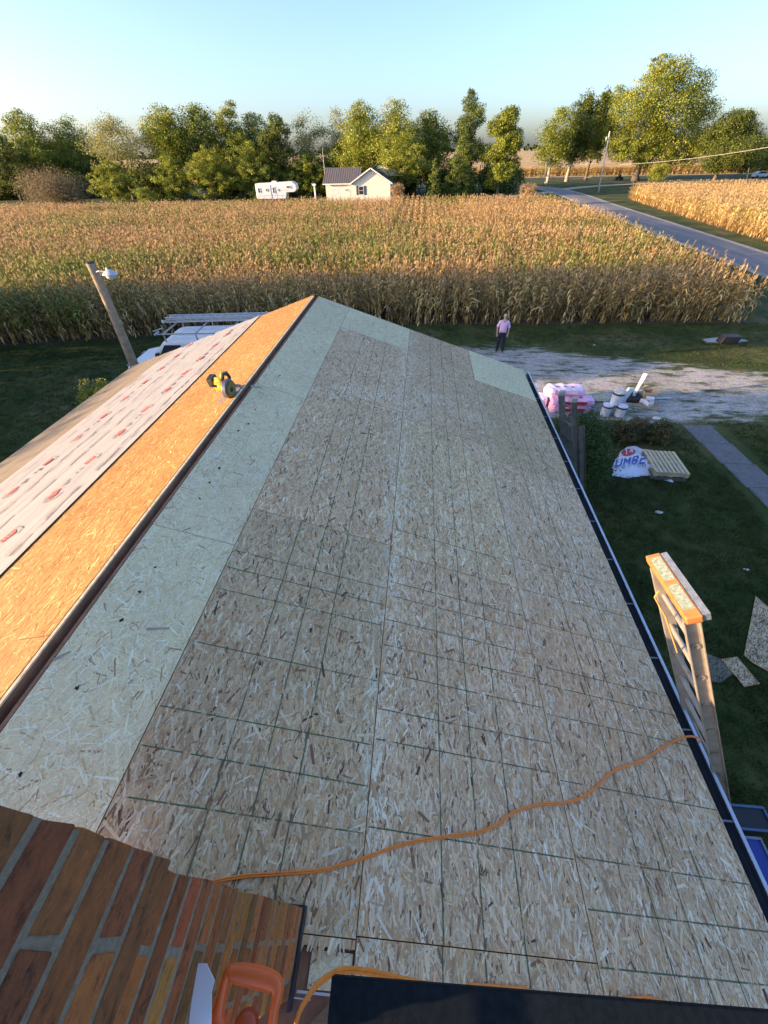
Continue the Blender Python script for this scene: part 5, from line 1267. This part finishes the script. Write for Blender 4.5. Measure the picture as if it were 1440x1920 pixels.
b = MB(); b.box((-.17, -.17, 0), (.17, -.155, .42)); b.box((-.17, .155, 0), (.17, .17, .42)); b.box((-.17, -.153, 0), (-.155, .153, .42)); b.box((.155, -.153, 0), (.17, .153, .42)); b.box((-.153, -.153, .0), (.153, .153, .012))
b.add([(.17, -.17, .42), (.17, .17, .42), (.40, .17, .46), (.40, -.17, .46)], [(0, 1, 2, 3)]); b.add([(-.17, .17, .42), (.17, .17, .42), (.15, .36, .50), (-.15, .36, .50)], [(0, 1, 2, 3)])
o = b.build('cardboard_box', M_card, fix=False); o.location = (p.x+.05, p.y+.35, G+.01); o.rotation_euler = (.0, 0, -.25); tag(o, 'open brown cardboard box with flaps up at the right of the rubbish', 'box')
for k, (dx, dy, dz, a1) in enumerate(((-.05, -.1, .13, .3), (.12, -.02, .14, -.5), (-.13, .06, .15, .9), (.02, .0, .30, 1.3))):
    b = MB(); M = Matrix.Rotation(R_(90), 4, 'X'); b.lathe([(.028, -.13), (.085, -.13), (.085, .13), (.028, .13)], 20, M); b.lathe([(.026, -.131), (.026, .131)], 12, M, 1)
    o = b.build('paper_roll', [mat('roll_white', (.68, .66, .70), .7, var=.15, sc=20), M_blkp]); o.location = (p.x+dx, p.y+dy, G+dz-.02); o.rotation_euler = (0, 0, a1)
    tag(o, ('white roll lying in front with its dark hole showing', 'white roll right of the front roll on the cardboard', 'white roll at the left of the rolls on the cardboard', 'white roll on top of the others on the cardboard')[k], 'roll', 'white rolls on the cardboard')
p = atZ(1232, 748, G); b = MB(); b.bar((-.25, 0, .02), (.35, .06, .02), .05, .012); o = b.build('trim_offcut', M_white); o.location = (p.x+.2, p.y, G+.015); tag(o, 'thin white offcut lying right of the cardboard box', 'offcut')
# ---- litter
for px, py, s_, lab in ((1235, 962, .10, 'small pink and white wrapper on the dark lawn'), (1230, 786, .16, 'white scrap at the right end of the bushes'), (1247, 789, .08, 'tiny white scrap beside the end of the bushes'), (1142, 853, .05, 'tiny white scrap left of the lumber wrap'), (1398, 1069, .06, 'tiny pale scrap on the lawn near the large board piece'), (1114, 648, .06, 'tiny white scrap on the grass strip right of the man'), (1086, 884, .05, 'tiny pale scrap in front of the dark evergreen')):
    p = atZ(px, py, G); crumple('litter', lab, 'litter', p.x, p.y, G+.015, s_, s_*.6, s_*.4, M_paper, px)
# ---- printed lumber wrap
wa = thing('lumber_wrap', 'white printed plastic lumber wrap bunched under the pallet', 'plastic wrap', (9.3, 11.0, G))
outl = [(1150, 888), (1150, 872), (1155, 858), (1166, 842), (1178, 834), (1192, 832), (1206, 839), (1222, 840), (1240, 846), (1262, 868), (1265, 901), (1240, 895), (1222, 888), (1205, 889), (1180, 893)]
P_ = [atZ(x, y, G+.10) for x, y in outl]
cx_ = sum(p.x for p in P_)/len(P_); cy_ = sum(p.y for p in P_)/len(P_); r = random.Random(4)
b = MB(); rings = 9; n = len(P_); vs = []
def wz(x, y, t): return .05+.20*(1-t)**.8*(.8+.2*math.sin(x*9+y*4))+.008*math.sin(x*13+y*5)+.006*math.sin(y*15-x*4)
for i in range(rings+1):
    t = i/rings
    for k in range(n*4):
        a1 = P_[(k//4) % n]; a2 = P_[(k//4+1) % n]; q = a1.lerp(a2, (k % 4)/4)
        x = cx_+(q.x-cx_)*t; y = cy_+(q.y-cy_)*t
        vs.append((x-9.3, y-11.0, wz(x, y, t) if i < rings else .012+.02*r.random()))
m_ = n*4; fs = [(i*m_+k, i*m_+(k+1) % m_, (i+1)*m_+(k+1) % m_, (i+1)*m_+k) for i in range(rings) for k in range(m_)]
b.add(vs, fs); sheet_ = b.build('sheet', mat('white_plastic', (.74, .78, .86), .35, var=.05), wa, smooth=True, fix=False)
def wrap_put(p00, p10, p01):
    def f(u, v):
        px = p00[0]+(p10[0]-p00[0])*u+(p01[0]-p00[0])*v; py = p00[1]+(p10[1]-p00[1])*u+(p01[1]-p00[1])*v
        q = atZ(px, py, G+.16)
        d = max(1e-3, math.hypot(q.x-cx_, q.y-cy_)); 
        return (q.x-9.3, q.y-11.0, hgt(q.x, q.y)+.03)
    return f
import mathutils
bvh = mathutils.bvhtree.BVHTree.FromPolygons([Vector(v) for v in vs], [tuple(f) for f in fs])
def hgt(x, y):
    hit = bvh.ray_cast(Vector((x-9.3, y-11.0, 2)), Vector((0, 0, -1)))
    return hit[0].z if hit[0] else .1
def fine(b): return b
M_blue = mat('print_blue', (.015, .10, .42), .4); 
b = MB(); n_ = 28; put = wrap_put((1166.5, 853), (1190.5, 853), (1166.5, 840))
cps = [put(.5+.5*math.copysign(abs(math.cos(k*6.283/n_))**.7, math.cos(k*6.283/n_)), .5+.5*math.copysign(abs(math.sin(k*6.283/n_))**.8, math.sin(k*6.283/n_))) for k in range(n_)]; cc_ = put(.5, .5)
for k in range(n_):
    p1, p2 = Vector(cps[k]), Vector(cps[(k+1) % n_]); c0_ = Vector(cc_); m1, m2 = c0_.lerp(p1, .5), c0_.lerp(p2, .5)
    m1.z = hgt(m1.x+9.3, m1.y+11)+.03; m2.z = hgt(m2.x+9.3, m2.y+11)+.03
    b.add([c0_, m1, m2], [(0, 1, 2)]); b.add([m1, p1, p2, m2], [(0, 1, 2, 3)])
b.build('badge', mat('badge_red', (.60, .07, .09), .4), wa, fix=False)
b = MB(); put0 = wrap_put((1170.5, 852), (1187, 850.5), (1170.5, 842.5)); letters(b, '14', 2, 1, lambda u, v: tuple(Vector(put0(u, v))+Vector((0, 0, .03))), 0); b.build('badge_number', M_white, wa, fix=False)
b = MB(); put1 = wrap_put((1153, 871), (1210, 869.5), (1156, 859)); letters(b, 'UMBE', 4, 1.0, put1, 0); b.build('big_lettering', M_blue, wa, fix=False)
b = MB(); put2 = wrap_put((1156, 876.5), (1212, 875), (1156, 872.5)); letters(b, 'LES.CO', 9, 1, put2, 0); b.build('small_lettering', mat('print_slate', (.22, .28, .42), .5), wa, fix=False)
# ---- pallet
pt = [atZ(x, y, G+.30) for x, y in ((1205, 843), (1268, 849), (1296, 886), (1226, 884))]
pc = sum(pt, Vector())/4; ux = (pt[1]-pt[0]+pt[2]-pt[3]).normalized(); uy = Vector((-ux.y, ux.x, 0)); PW = (pt[1]-pt[0]).length/2; PD = abs((pt[0]-pt[3]).dot(uy))/2
pal = thing('pallet', 'pale wooden pallet lying on the white lumber wrap', 'pallet', (pc.x, pc.y, G+.02), math.atan2(ux.y, ux.x))
print('pallet', PW, PD)
for k in range(8):
    b = MB(); x = -PW+(k+.5)*2*PW/8; b.box((x-.34*PW/4, -PD, .262), (x+.34*PW/4, PD, .28)); b.build('deck_board', mat('deck_wood', (.62+.05*math.sin(k*2), .48+.04*math.sin(k*2), .30), .8, var=.18, sc=9), pal)
for y in (-PD+.05, 0, PD-.05):
    b = MB(); b.box((-PW, y-.04, .13), (PW, y+.04, .26)); b.build('stringer', M_wood, pal)
b = MB()
for k in range(3): x = -PW+.06+k*(PW-.06); b.box((x-.05, -PD, .11), (x+.05, PD, .128))
b.build('bottom_board', M_wood, pal)
pal2 = thing('pallet', 'grey weathered pallet underneath the pale pallet', 'pallet', (pc.x-.05, pc.y-.04, G+.012), math.atan2(ux.y, ux.x))
M_gw = mat('grey_wood', (.12, .11, .09), .9, var=.3)
for k in range(6):
    b = MB(); x = -PW+(k+.5)*2*PW/6; b.box((x-.05, -PD, .092), (x+.05, PD, .105)); b.build('deck_board', M_gw, pal2)
for y in (-PD+.05, 0, PD-.05):
    b = MB(); b.box((-PW, y-.035, .0), (PW, y+.035, .09)); b.build('stringer', M_gw, pal2)
# ---- strand board offcuts on the lawn
def offcut(label, pts, seed):
    P_ = [atZ(x, y, G+.04) for x, y in pts]; c0_ = sum(P_, Vector())/len(P_); b = MB()
    b.prism([(p.x-c0_.x, p.y-c0_.y) for p in P_], 'z', 0, .011, 0, OSB['old']['base'])
    r = np.random.default_rng(seed); pol = [(p.x-c0_.x, p.y-c0_.y) for p in P_]; xs = [q[0] for q in pol]; ys = [q[1] for q in pol]; cnt = 0
    pc_ = [c_ for c_, _ in OSB['old']['pal']]
    for _ in range(int(3000*(max(xs)-min(xs))*(max(ys)-min(ys)))):
        x, y = r.uniform(min(xs), max(xs)), r.uniform(min(ys), max(ys)); an = r.normal(.9, .6); L = r.uniform(.02, .09); W = L*.25
        q = [(x+math.cos(an)*L*a1-math.sin(an)*W*b1, y+math.sin(an)*L*a1+math.cos(an)*W*b1) for a1, b1 in ((-.5, -.2), (.5, -.4), (.45, .4), (-.4, .4))]
        if not inside(pol, np.array([t[0] for t in q]), np.array([t[1] for t in q])).all(): continue
        z = .0112+.0012*r.random(); b.add([(u, v_, z) for u, v_ in q], [(0, 1, 2, 3)], 0, tuple(np.array(pc_[r.integers(len(pc_))])*r.uniform(.85, 1.15)))
    o = b.build('board_offcut', M_osb, fix=False); o.location = (c0_.x, c0_.y, G+.03); tag(o, label, 'board')
offcut('large angular strand board piece cut by the right edge of the picture', [(1417, 1117), (1475, 1170), (1490, 1270), (1440, 1258), (1412, 1243), (1395, 1228)], 5)
offcut('small oblong strand board piece on the lawn beside the near ladder', [(1352, 1236), (1382, 1231), (1425, 1282), (1396, 1288), (1380, 1268)], 6)
b = MB(); P_ = [atZ(x, y, G+.03) for x, y in ((1325, 1225), (1352, 1235), (1378, 1262), (1352, 1280), (1335, 1278))]; c0_ = sum(P_, Vector())/5
b.prism([(p.x-c0_.x, p.y-c0_.y) for p in P_], 'z', 0, .010); o = b.build('plywood_offcut', mat('tan_ply', (.24, .20, .14), .85, var=.2)); o.location = (c0_.x, c0_.y, G+.016); tag(o, 'plain tan offcut behind the near ladder, under the oblong board', 'board')
# ---- totes below the gutter
def tote(label, x0, x1, y0, y1, h, col, rim, g):
    t = thing('storage_tote', label, 'storage tote', ((x0+x1)/2, (y0+y1)/2, G)); w_, l_ = (x1-x0)/2, (y1-y0)/2
    b = MB(); b.prism([(-w_*.93, -l_*.93), (w_*.93, -l_*.93), (w_*.93, l_*.93), (-w_*.93, l_*.93)], 'z', 0, h-.04); b.build('tub', col, t, bevel=.03)
    b = MB(); b.box((-w_, -l_, h-.04), (w_, l_, h)); b.build('lid', col, t, bevel=.02)
    b = MB()
    for lo, hi in (((-w_, l_-.03, h+.001), (w_, l_, h+.02)), ((-w_, -l_, h+.001), (w_, -l_+.03, h+.02)), ((w_-.03, -l_+.031, h+.001), (w_, l_-.031, h+.02)), ((-w_, -l_+.031, h+.001), (-w_+.03, l_-.031, h+.02))): b.box(lo, hi)
    b.build('lid_rim', rim, t, bevel=.006)
tote('bright blue storage tote with grey rim below the near gutter', 5.9, 6.86, .68, 1.26, .70, mat('blue_plastic', (.008, .05, .28), .35), mat('grey_rim', (.20, .22, .25), .5), None)
tote('black storage tote with a blue edge behind the blue tote', 5.9, 7.25, 1.36, 1.66, .50, M_blkp, mat('blue_rim', (.05, .14, .26), .4), None)
# ---- flat slab with a black box on the grass strip
P_ = [atZ(x, y, G+.06) for x, y in ((1318, 636), (1345, 633), (1380, 633), (1402, 639), (1370, 642), (1325, 641))]; c0_ = sum(P_, Vector())/6
sb = thing('slab_cover', 'flat grey slab with a black box on it, on the far grass strip', 'slab', (c0_.x, c0_.y, G))
b = MB(); b.prism([(p.x-c0_.x, p.y-c0_.y) for p in P_], 'z', 0, .07); b.build('slab', mat('grey_concrete', (.34, .38, .38), .8), sb)
p = atZ(1365, 637, G+.2); b = MB(); b.prism([(-.42, 0), (.38, 0), (.48, .34), (-.34, .34)], 'y', -.22, .22, M=Matrix.Translation((p.x-c0_.x, p.y-c0_.y, .07))); b.build('black_box', M_blkp, sb, bevel=.02)
# ---- planting by the house
def bush(name, label, cx, cy, w_, d__, h, n, size, pal, seed, group=None, stretch=None):
    root = thing(name, label, 'shrub', (cx, cy, G), 0, group); r = np.random.default_rng(seed); B = []
    for i in range(8):
        B.append((r.uniform(-.55, .55)*w_, r.uniform(-.5, .5)*d__, h*r.uniform(.4, .56), w_*.45, d__*.5, h*.45))
    V, F, col = leaves(r, B, n/DENS, size, PAL[pal], 1, .3); V[:, 2] = np.clip(V[:, 2], .02, None); npmesh('foliage', V, F, M_leaf, root, col)
    b = MB(); rr2 = random.Random(seed)
    for i in range(9): b.tube([(rr2.uniform(-.2, .2)*w_, rr2.uniform(-.2, .2)*d__, 0), (rr2.uniform(-.8, .8)*w_, rr2.uniform(-.5, .5)*d__, h*.8)], [.02, .006], 5)
    b.build('stem', M_bark, root)
BG = 'low bushes in a row below the drive'
for i, (px, py, w_, lab) in enumerate(((1078, 815, .60, 'greenest low bush, nearest the grey ladder'), (1118, 810, .70, 'low bush in front of the buckets'), (1160, 812, .70, 'middle brownish bush of the row before the drive'), (1200, 810, .65, 'low bush below the cardboard box'), (1240, 812, .50, 'last low bush at the path end of the row'))):
    p = atZ(px, py+14, G); bush('bush', lab, p.x, p.y+.1, w_, .55, .72, 5200, .055, 'hedge' if i else 'yew', 200+i, BG)
root = thing('evergreen_shrub', 'tall dark evergreen shrub hiding behind the far part of the gutter', 'shrub', (6.5, 9.6, G))
r = np.random.default_rng(77); B = [(0, 0, 1.1, .9, .9, 1.05), (.0, .2, 1.5, .7, .7, .75), (-.2, -.3, .9, .8, .8, .85), (.15, -.35, .8, .75, .7, .75), (-.1, .4, .8, .8, .7, .75)]
V, F, col = leaves(r, B, 46000/DENS, .06, PAL['yew'], .8, .2); V[:, 2] = np.clip(V[:, 2], .02, None); npmesh('foliage', V, F, M_leaf, root, col)
b = MB(); b.tube([(0, 0, 0), (.05, .05, 1.6)], [.07, .02], 8); b.build('stem', M_bark, root)
p = atY(180, 736, 11.0)
root = thing('shrub', 'yellow green shrub with sunlit tip behind the left eave', 'shrub', (p.x, 11.0, G)); Ht = atY(187, 712, 11.0).z-G
r = np.random.default_rng(78); B = [(0, 0, Ht*.78, .42, .4, Ht*.20), (-.25, 0, Ht*.6, .42, .4, Ht*.25), (.1, .1, Ht*.45, .55, .5, Ht*.35)]
V, F, col = leaves(r, B, 9000/DENS, .07, PAL['yellow'], .8, .3); npmesh('foliage', V, F, M_leaf, root, col)
b = MB(); b.tube([(0, 0, 0), (.0, .05, Ht*.8)], [.05, .015], 8); b.build('stem', M_bark, root)
# ---- utility pole and wires
up = atY(1122, 362, 113); ut = atY(1143, 248, 113)
upo = thing('utility_pole', 'thin grey leaning utility pole beside the road', 'utility pole', (up.x, 113, G))
b = MB(); hh = ut.z-G; b.tube([(0, 0, -.2), (ut.x-up.x, 0, hh)], [.17, .11], 12); b.build('pole', mat('pale_pole', (.46, .44, .42), .9, var=.2), upo, smooth=True)
b = MB(); b.lathe([(.05, 0), (.08, .08), (.04, .16)], 10, Matrix.Translation((ut.x-up.x, 0, hh))); b.build('insulator', M_white, upo)
b = MB(); b.lathe([(.14, 0), (.14, .5), (.06, .55)], 12, Matrix.Translation((ut.x-up.x-.35, -.2, hh-1.2))); b.build('transformer', M_alud, upo)
def wire(label, A_, B_, sag, r0, n=30):
    A_, B_ = Vector(A_), Vector(B_); pts = [A_.lerp(B_, i/n)-Vector((0, 0, sag*4*(i/n)*(1-i/n))) for i in range(n+1)]
    b = MB(); b.tube([p-A_ for p in pts], r0, 6); o = b.build('power_line', mat('wire_grey', (.26, .25, .22), .7)); o.location = A_; tag(o, label, 'wire')
w0 = atY(1132, 309, 113); w1 = atY(1520, 262, 70)
wire('pale sagging wire running from the utility pole past the right edge', w0, w1, .55, .032)
wire('faint wire running left from the utility pole into the trees', atY(1133, 305, 113), atY(1000, 300, 135), .5, .03)
wire('guy wire slanting down left from the foot of the utility pole', atY(1128, 327, 113), atY(1008, 322, 128), 1.0, .03)
for px, py0, py1, Y, lab in ((1024, 342, 304, 140, 'thin bare post left of the pale trunked tree'), (1405, 333, 314, 120, 'short thin post near the right edge behind the corn')):
    q0 = atY(px, py0, Y); q1 = atY(px, py1, Y); b = MB(); b.tube([(0, 0, 0), (q1.x-q0.x, 0, q1.z-G)], [.09, .07], 8); o = b.build('post', M_alud); o.location = (q0.x, Y, G); tag(o, lab, 'post')
# ---- far parked cars
def car(label, x, y, rz, col, grp='cars seen far off'):
    t = thing('parked_car', label, 'car', (x, y, G), rz, grp)
    b = MB(); b.prism([(-2.2, .35), (2.2, .35), (2.25, .75), (1.9, .95), (1.0, 1.02), (.5, 1.5), (-1.1, 1.52), (-1.8, 1.05), (-2.2, .95)], 'y', -.85, .85); b.build('body', mat('car_paint', col, .3, .2), t, bevel=.06)
    b = MB(); b.prism([(.9, 1.04), (.45, 1.44), (-1.0, 1.46), (-1.6, 1.06)], 'y', -.865, -.852); b.build('side_window', M_glass, t)
    for xx in (-1.4, 1.4):
        for s in (-1, 1): b = MB(); b.lathe([(.33, -.1), (.33, .1), (.2, .11)], 18, Matrix.Translation((xx, s*.78, .33)) @ Matrix.Rotation(R_(90), 4, 'X')); b.build('wheel', M_rub, t)
p = atZ(944, 350, G+.6); car('pale car half hidden behind the dense dark green tree', p.x, p.y, .3, (.6, .65, .72))
p = atZ(1428, 327, G+.8); car('pale blue car at the right edge beyond the golden corn', p.x, p.y, 0, (.45, .5, .58))
p = atZ(1161, 334, G+.5); b = MB(); b.prism([(-1.0, .3), (.9, .3), (1.0, .7), (.3, .8), (.1, 1.3), (-.2, 1.3), (-.4, .8), (-1.0, .9)], 'y', -.5, .5)
for xx, rr_ in ((-.7, .42), (.7, .3)): b.lathe([(rr_, -.6), (rr_, .6)], 16, Matrix.Translation((xx, 0, rr_)) @ Matrix.Rotation(R_(90), 4, 'X'))
o = b.build('lawn_tractor', M_blkp); o.location = (p.x, p.y, G); tag(o, 'small dark lawn tractor on the grass under the trees', 'lawn tractor')
p = atY(1182, 375, 90)

# ================================================================== ON THE ROOF
# ---- circular saw on the ridge
pz = RP(-.13, 4.12, .003)
cs = thing('circular_saw', 'yellow and black cordless circular saw resting on the ridge', 'circular saw', pz, R_(205))
tl = Matrix.Rotation(R_(-6), 4, 'Y')
M_yel = mat('saw_yellow', (.72, .42, .03), .4, var=.1); M_sblk = mat('saw_black', (.03, .028, .025), .5); M_sgry = mat('saw_guard', (.16, .17, .19), .35, .6)
b = MB(); b.box((-.17, -.09, .008), (.17, .09, .014)); b.box((-.17, -.09, .014), (-.165, .09, .035)); b.build('base_plate', mat('shoe', (.45, .40, .37), .4, .5), cs, bevel=.002)
MY = Matrix.Rotation(R_(90), 4, 'X')
b = MB(); b.lathe([(.02, -.035), (.105, -.035), (.112, -.025), (.112, .02), (.10, .03), (.03, .032)], 32, Matrix.Translation((.02, .04, .115)) @ MY); gd = b.build('blade_guard', M_sgry, cs, smooth=False, bevel=.003)
b = MB(); b.lathe([(.018, .0), (.092, .0), (.092, .002), (.018, .003)], 40, Matrix.Translation((.02, .082, .11)) @ MY); b.build('blade', mat('blade_steel', (.32, .26, .10), .4, .5), cs)
b = MB(); b.lathe([(.02, .0), (.03, .004), (.028, .012), (.01, .014)], 16, Matrix.Translation((.02, .088, .11)) @ MY); b.build('blade_hub', M_sblk, cs)
b = MB(); b.lathe([(.03, 0), (.05, .01), (.055, .05), (.05, .12), (.035, .135)], 24, Matrix.Translation((.0, .0, .125)) @ MY); b.build('motor', M_yel, cs, smooth=False)
b = MB(); b.tube([(-.10, -.20, .12), (-.08, -.12, .12), (-.04, -.03, .12)], [.045, .05, .05], 12); b.build('motor_housing', M_yel, cs, smooth=True)
b = MB(); b.tube([(-.02, -.02, .20), (-.08, -.03, .235), (-.155, -.03, .20), (-.175, -.03, .13), (-.12, -.03, .08), (-.05, -.02, .085)], [.022, .024, .023, .022, .022, .02], 12); b.build('handle', M_sblk, cs, smooth=True)
b = MB(); b.tube([(-.03, -.028, .222), (-.08, -.034, .252), (-.14, -.034, .222)], [.016, .018, .014], 10); b.build('handle_top', M_yel, cs, smooth=True)
b = MB(); b.box((-.16, -.27, .06), (-.04, -.19, .17)); b.build('battery', M_sblk, cs, bevel=.008)
b = MB(); b.box((-.15, -.277, .075), (-.05, -.271, .155)); b.build('battery_label', M_yel, cs, bevel=.001)
b = MB(); b.tube([(.08, -.05, .19), (.09, -.10, .20)], [.016, .018], 10); b.build('front_knob', M_sblk, cs)
# make it life size in the picture
cs.scale = (.95, .95, .95)
cs.rotation_euler = (R_(0), R_(14), R_(-98))
# ---- orange extension cord over the near slope
M_cord = mat('orange_cord', (.95, .24, .03), .45, var=.12, sc=30)
def cord(label, pts3, r0=.0043, dbl=True):
    sp_ = bez(pts3, 14); b = MB(); o0 = sp_[0]
    ofs = (-.0042, .0042) if dbl else (0,)
    for k in ofs: b.tube([p-o0+Vector((k*.3, k, 0)) for p in sp_], r0, 8)
    o = b.build('extension_cord', M_cord, smooth=True); o.location = o0; tag(o, label, 'cord'); return o
cpx = [(330, 1690), (355, 1671), (400, 1654), (460, 1643), (530, 1638), (610, 1630), (690, 1606), (760, 1582), (840, 1568), (890, 1562), (925, 1549), (965, 1522), (1010, 1509), (1070, 1503), (1110, 1482), (1150, 1446), (1205, 1425), (1245, 1400), (1278, 1384)]
pts = []
for px, py in cpx: p = at(px, py, (S, 0, 1), 0); pts.append(RP(p.x, p.y, .009))
pts += [Vector((EX+.06, 1.24, -EX*S+.01)), Vector((EX+.13, 1.22, -EX*S-.08)), Vector((EX+.16, 1.20, -2.2)), Vector((EX+.25, 1.1, -4.2)), Vector((EX+.6, .9, G+.05))]
cord('orange extension cord running across the brown boards to the gutter', pts)
# ---- scaffold plank just outside the bottom of the picture and what lies on it
M_plank = mat('scaffold_plank', (.30, .22, .14), .85, var=.25, sc=6, bump=.2)
pk = thing('scaffold_plank', 'wooden scaffold plank on trestle legs over the near slope', 'plank', (2.3, -.40, RP(2.3, 0).z))
zb = .66-pk.location.z
b = MB(); b.box((-.72, -.2, zb-.045), (1.3, .2, zb)); b.build('board', M_plank, pk, bevel=.004)
for x in (-.5, 1.1):
    for y in (-.16, .16):
        b = MB(); zf = RP(2.3+x, 0, .003).z-pk.location.z; b.bar((x, y, zf), (x, y, zb-.047), .045, .045, up=(0, 1, 0)); b.build('leg', M_lumber, pk)
# black slab lying on the plank
A1 = atZ(622, 1829, .72); A2_ = atZ(1475, 1898, .72); A3 = atZ(607, 1935, .72)
sl_ = thing('foam_board', 'thick matt black board across the bottom right of the picture', 'board', (A1.x, A1.y, .665), math.atan2(A2_.y-A1.y, A2_.x-A1.x))
b = MB(); b.box((0, -.36, 0), ((A2_-A1).length, 0, .055)); b.build('slab', mat('matt_black', (.008, .013, .016), .9, var=.3, sc=60, bump=.1, spec=.1), sl_, bevel=.003)
b = MB(); b.box((.0, -.36, .057), ((A2_-A1).length, -.30, .059)); b.build('edge_strip', M_sblk, sl_)
# hand saw with orange handle, handle overhanging the plank
hz_ = .80
def hp(px, py, z=hz_): return atZ(px, py, z)
hs = thing('hand_saw', 'hand tool with a thick orange closed handle beside the chimney', 'hand saw', hp(465, 1900))
loop_px = [(430, 1824), (465, 1828), (512, 1842), (520, 1862), (514, 1895), (505, 1935), (470, 1950), (425, 1945), (408, 1915), (416, 1870), (424, 1838)]
pts = [hp(*q) - hs.location for q in loop_px]; pts = bez(pts+[pts[0]], 5)[:-1]
b = MB(); n = len(pts); m_ = 12; vs = []
for i, p in enumerate(pts):
    d = (pts[(i+1) % n]-pts[i-1]).normalized(); x = d.cross(Vector((0, 0, 1))).normalized()
    t = i/n; w_ = .0125+.004*math.sin(t*2*math.pi*2)
    for j in range(m_): an = 2*math.pi*j/m_; vs.append(p+x*math.cos(an)*w_+Vector((0, 0, 1))*math.sin(an)*.015)
fs = [(i*m_+j, i*m_+(j+1) % m_, ((i+1) % n)*m_+(j+1) % m_, ((i+1) % n)*m_+j) for i in range(n) for j in range(m_)]
b.add(vs, fs); b.build('handle', mat('orange_grip', (.92, .13, .02), .38, var=.10, sc=12), hs, smooth=True)
pm = hp(462, 1925)-hs.location; b = MB(); b.lathe([(.004, .014), (.018, .012), (.024, 0), (.02, -.012)], 18, Matrix.Translation(pm)); b.build('thumb_rest', mat('orange_grip_dark', (.55, .07, .015), .4), hs, smooth=True)
bl = MB(); p0 = hp(470, 1960)-hs.location; bl.box((p0.x-.05, p0.y-.45, -.002), (p0.x+.045, p0.y+.01, .0005)); bl.build('blade', mat('saw_blade', (.55, .58, .6), .25, .9), hs)
# offcut of flashing beside it, the sky's reflection put into its pale colour
q = [atZ(x, y, .84) for x, y in ((372, 1806), (388, 1806), (403, 1838), (396, 1862), (392, 1960), (345, 1960), (352, 1900), (362, 1850))]
o0 = q[0]; b = MB(); b.prism([(p.x-o0.x, p.y-o0.y) for p in q], 'z', 0, .002); o = b.build('flashing_offcut', mat('sky_bright_metal', (.86, .92, .98), .3, .35, var=.05)); o.location = (o0.x, o0.y, .838); o.rotation_euler = (R_(9), R_(-8), 0)
tag(o, 'bright pointed scrap of flashing between chimney bricks and orange handle', 'metal scrap')
# second loop of cord passing behind the black board
cp2 = [(540, 1990, .55), (556, 1915, .45), (572, 1878, .35), (600, 1842, .22), (640, 1820, .1), (690, 1822, -.05), (745, 1834, -.25), (830, 1850, -.5), (890, 1848, -.62), (950, 1853, -.75), (985, 1857, -.80), (1060, 1880, -.85), (1180, 1873, -.88), (1225, 1874, -.9), (1300, 1900, -.95)]
pts = [atZ(x, y, z) for x, y, z in cp2]
for i, p in enumerate(pts):
    zr = RP(p.x, 0, .010).z
    if p.z < zr+.02 or i > 6: q = at(cp2[i][0], cp2[i][1], (S, 0, 1), 0); pts[i] = RP(q.x, q.y, .009)
cord('loop of orange cord curling past the chimney foot under the black board', pts, .0052)
p = at(603, 1900, (S, 0, 1), 0)
b = MB(); b.lathe([(.02, 0), (.035, .02), (.032, .10), (.015, .12)], 14); o = b.build('glove_tip', mat('slate_cloth', (.10, .12, .17), .8)); o.location = RP(1.79, -.33, .005); tag(o, 'small slate blue cap shaped thing beside the black board corner', 'cap')

def caster(label, t0, t1, H, seed, x=-24.5):
    hedge(label, x, (t0+t1)/2+.25*x, (t1-t0), H, seed)
caster('tallest windbreak tree, nearest the corn', 18.4, 25.2, 9.8, 61)
caster('windbreak tree farthest along, short', 25.2, 28.0, 6.2, 65)
caster('windbreak tree behind the parked van', 15.6, 18.2, 6.2, 62)
caster('lower windbreak tree beside the drive entrance', 12.4, 14.9, 4.9, 63)
caster('windbreak tree at the sunny side of the house yard', 6.2, 11.6, 7.6, 64)
print('objects', len(C.all_objects))
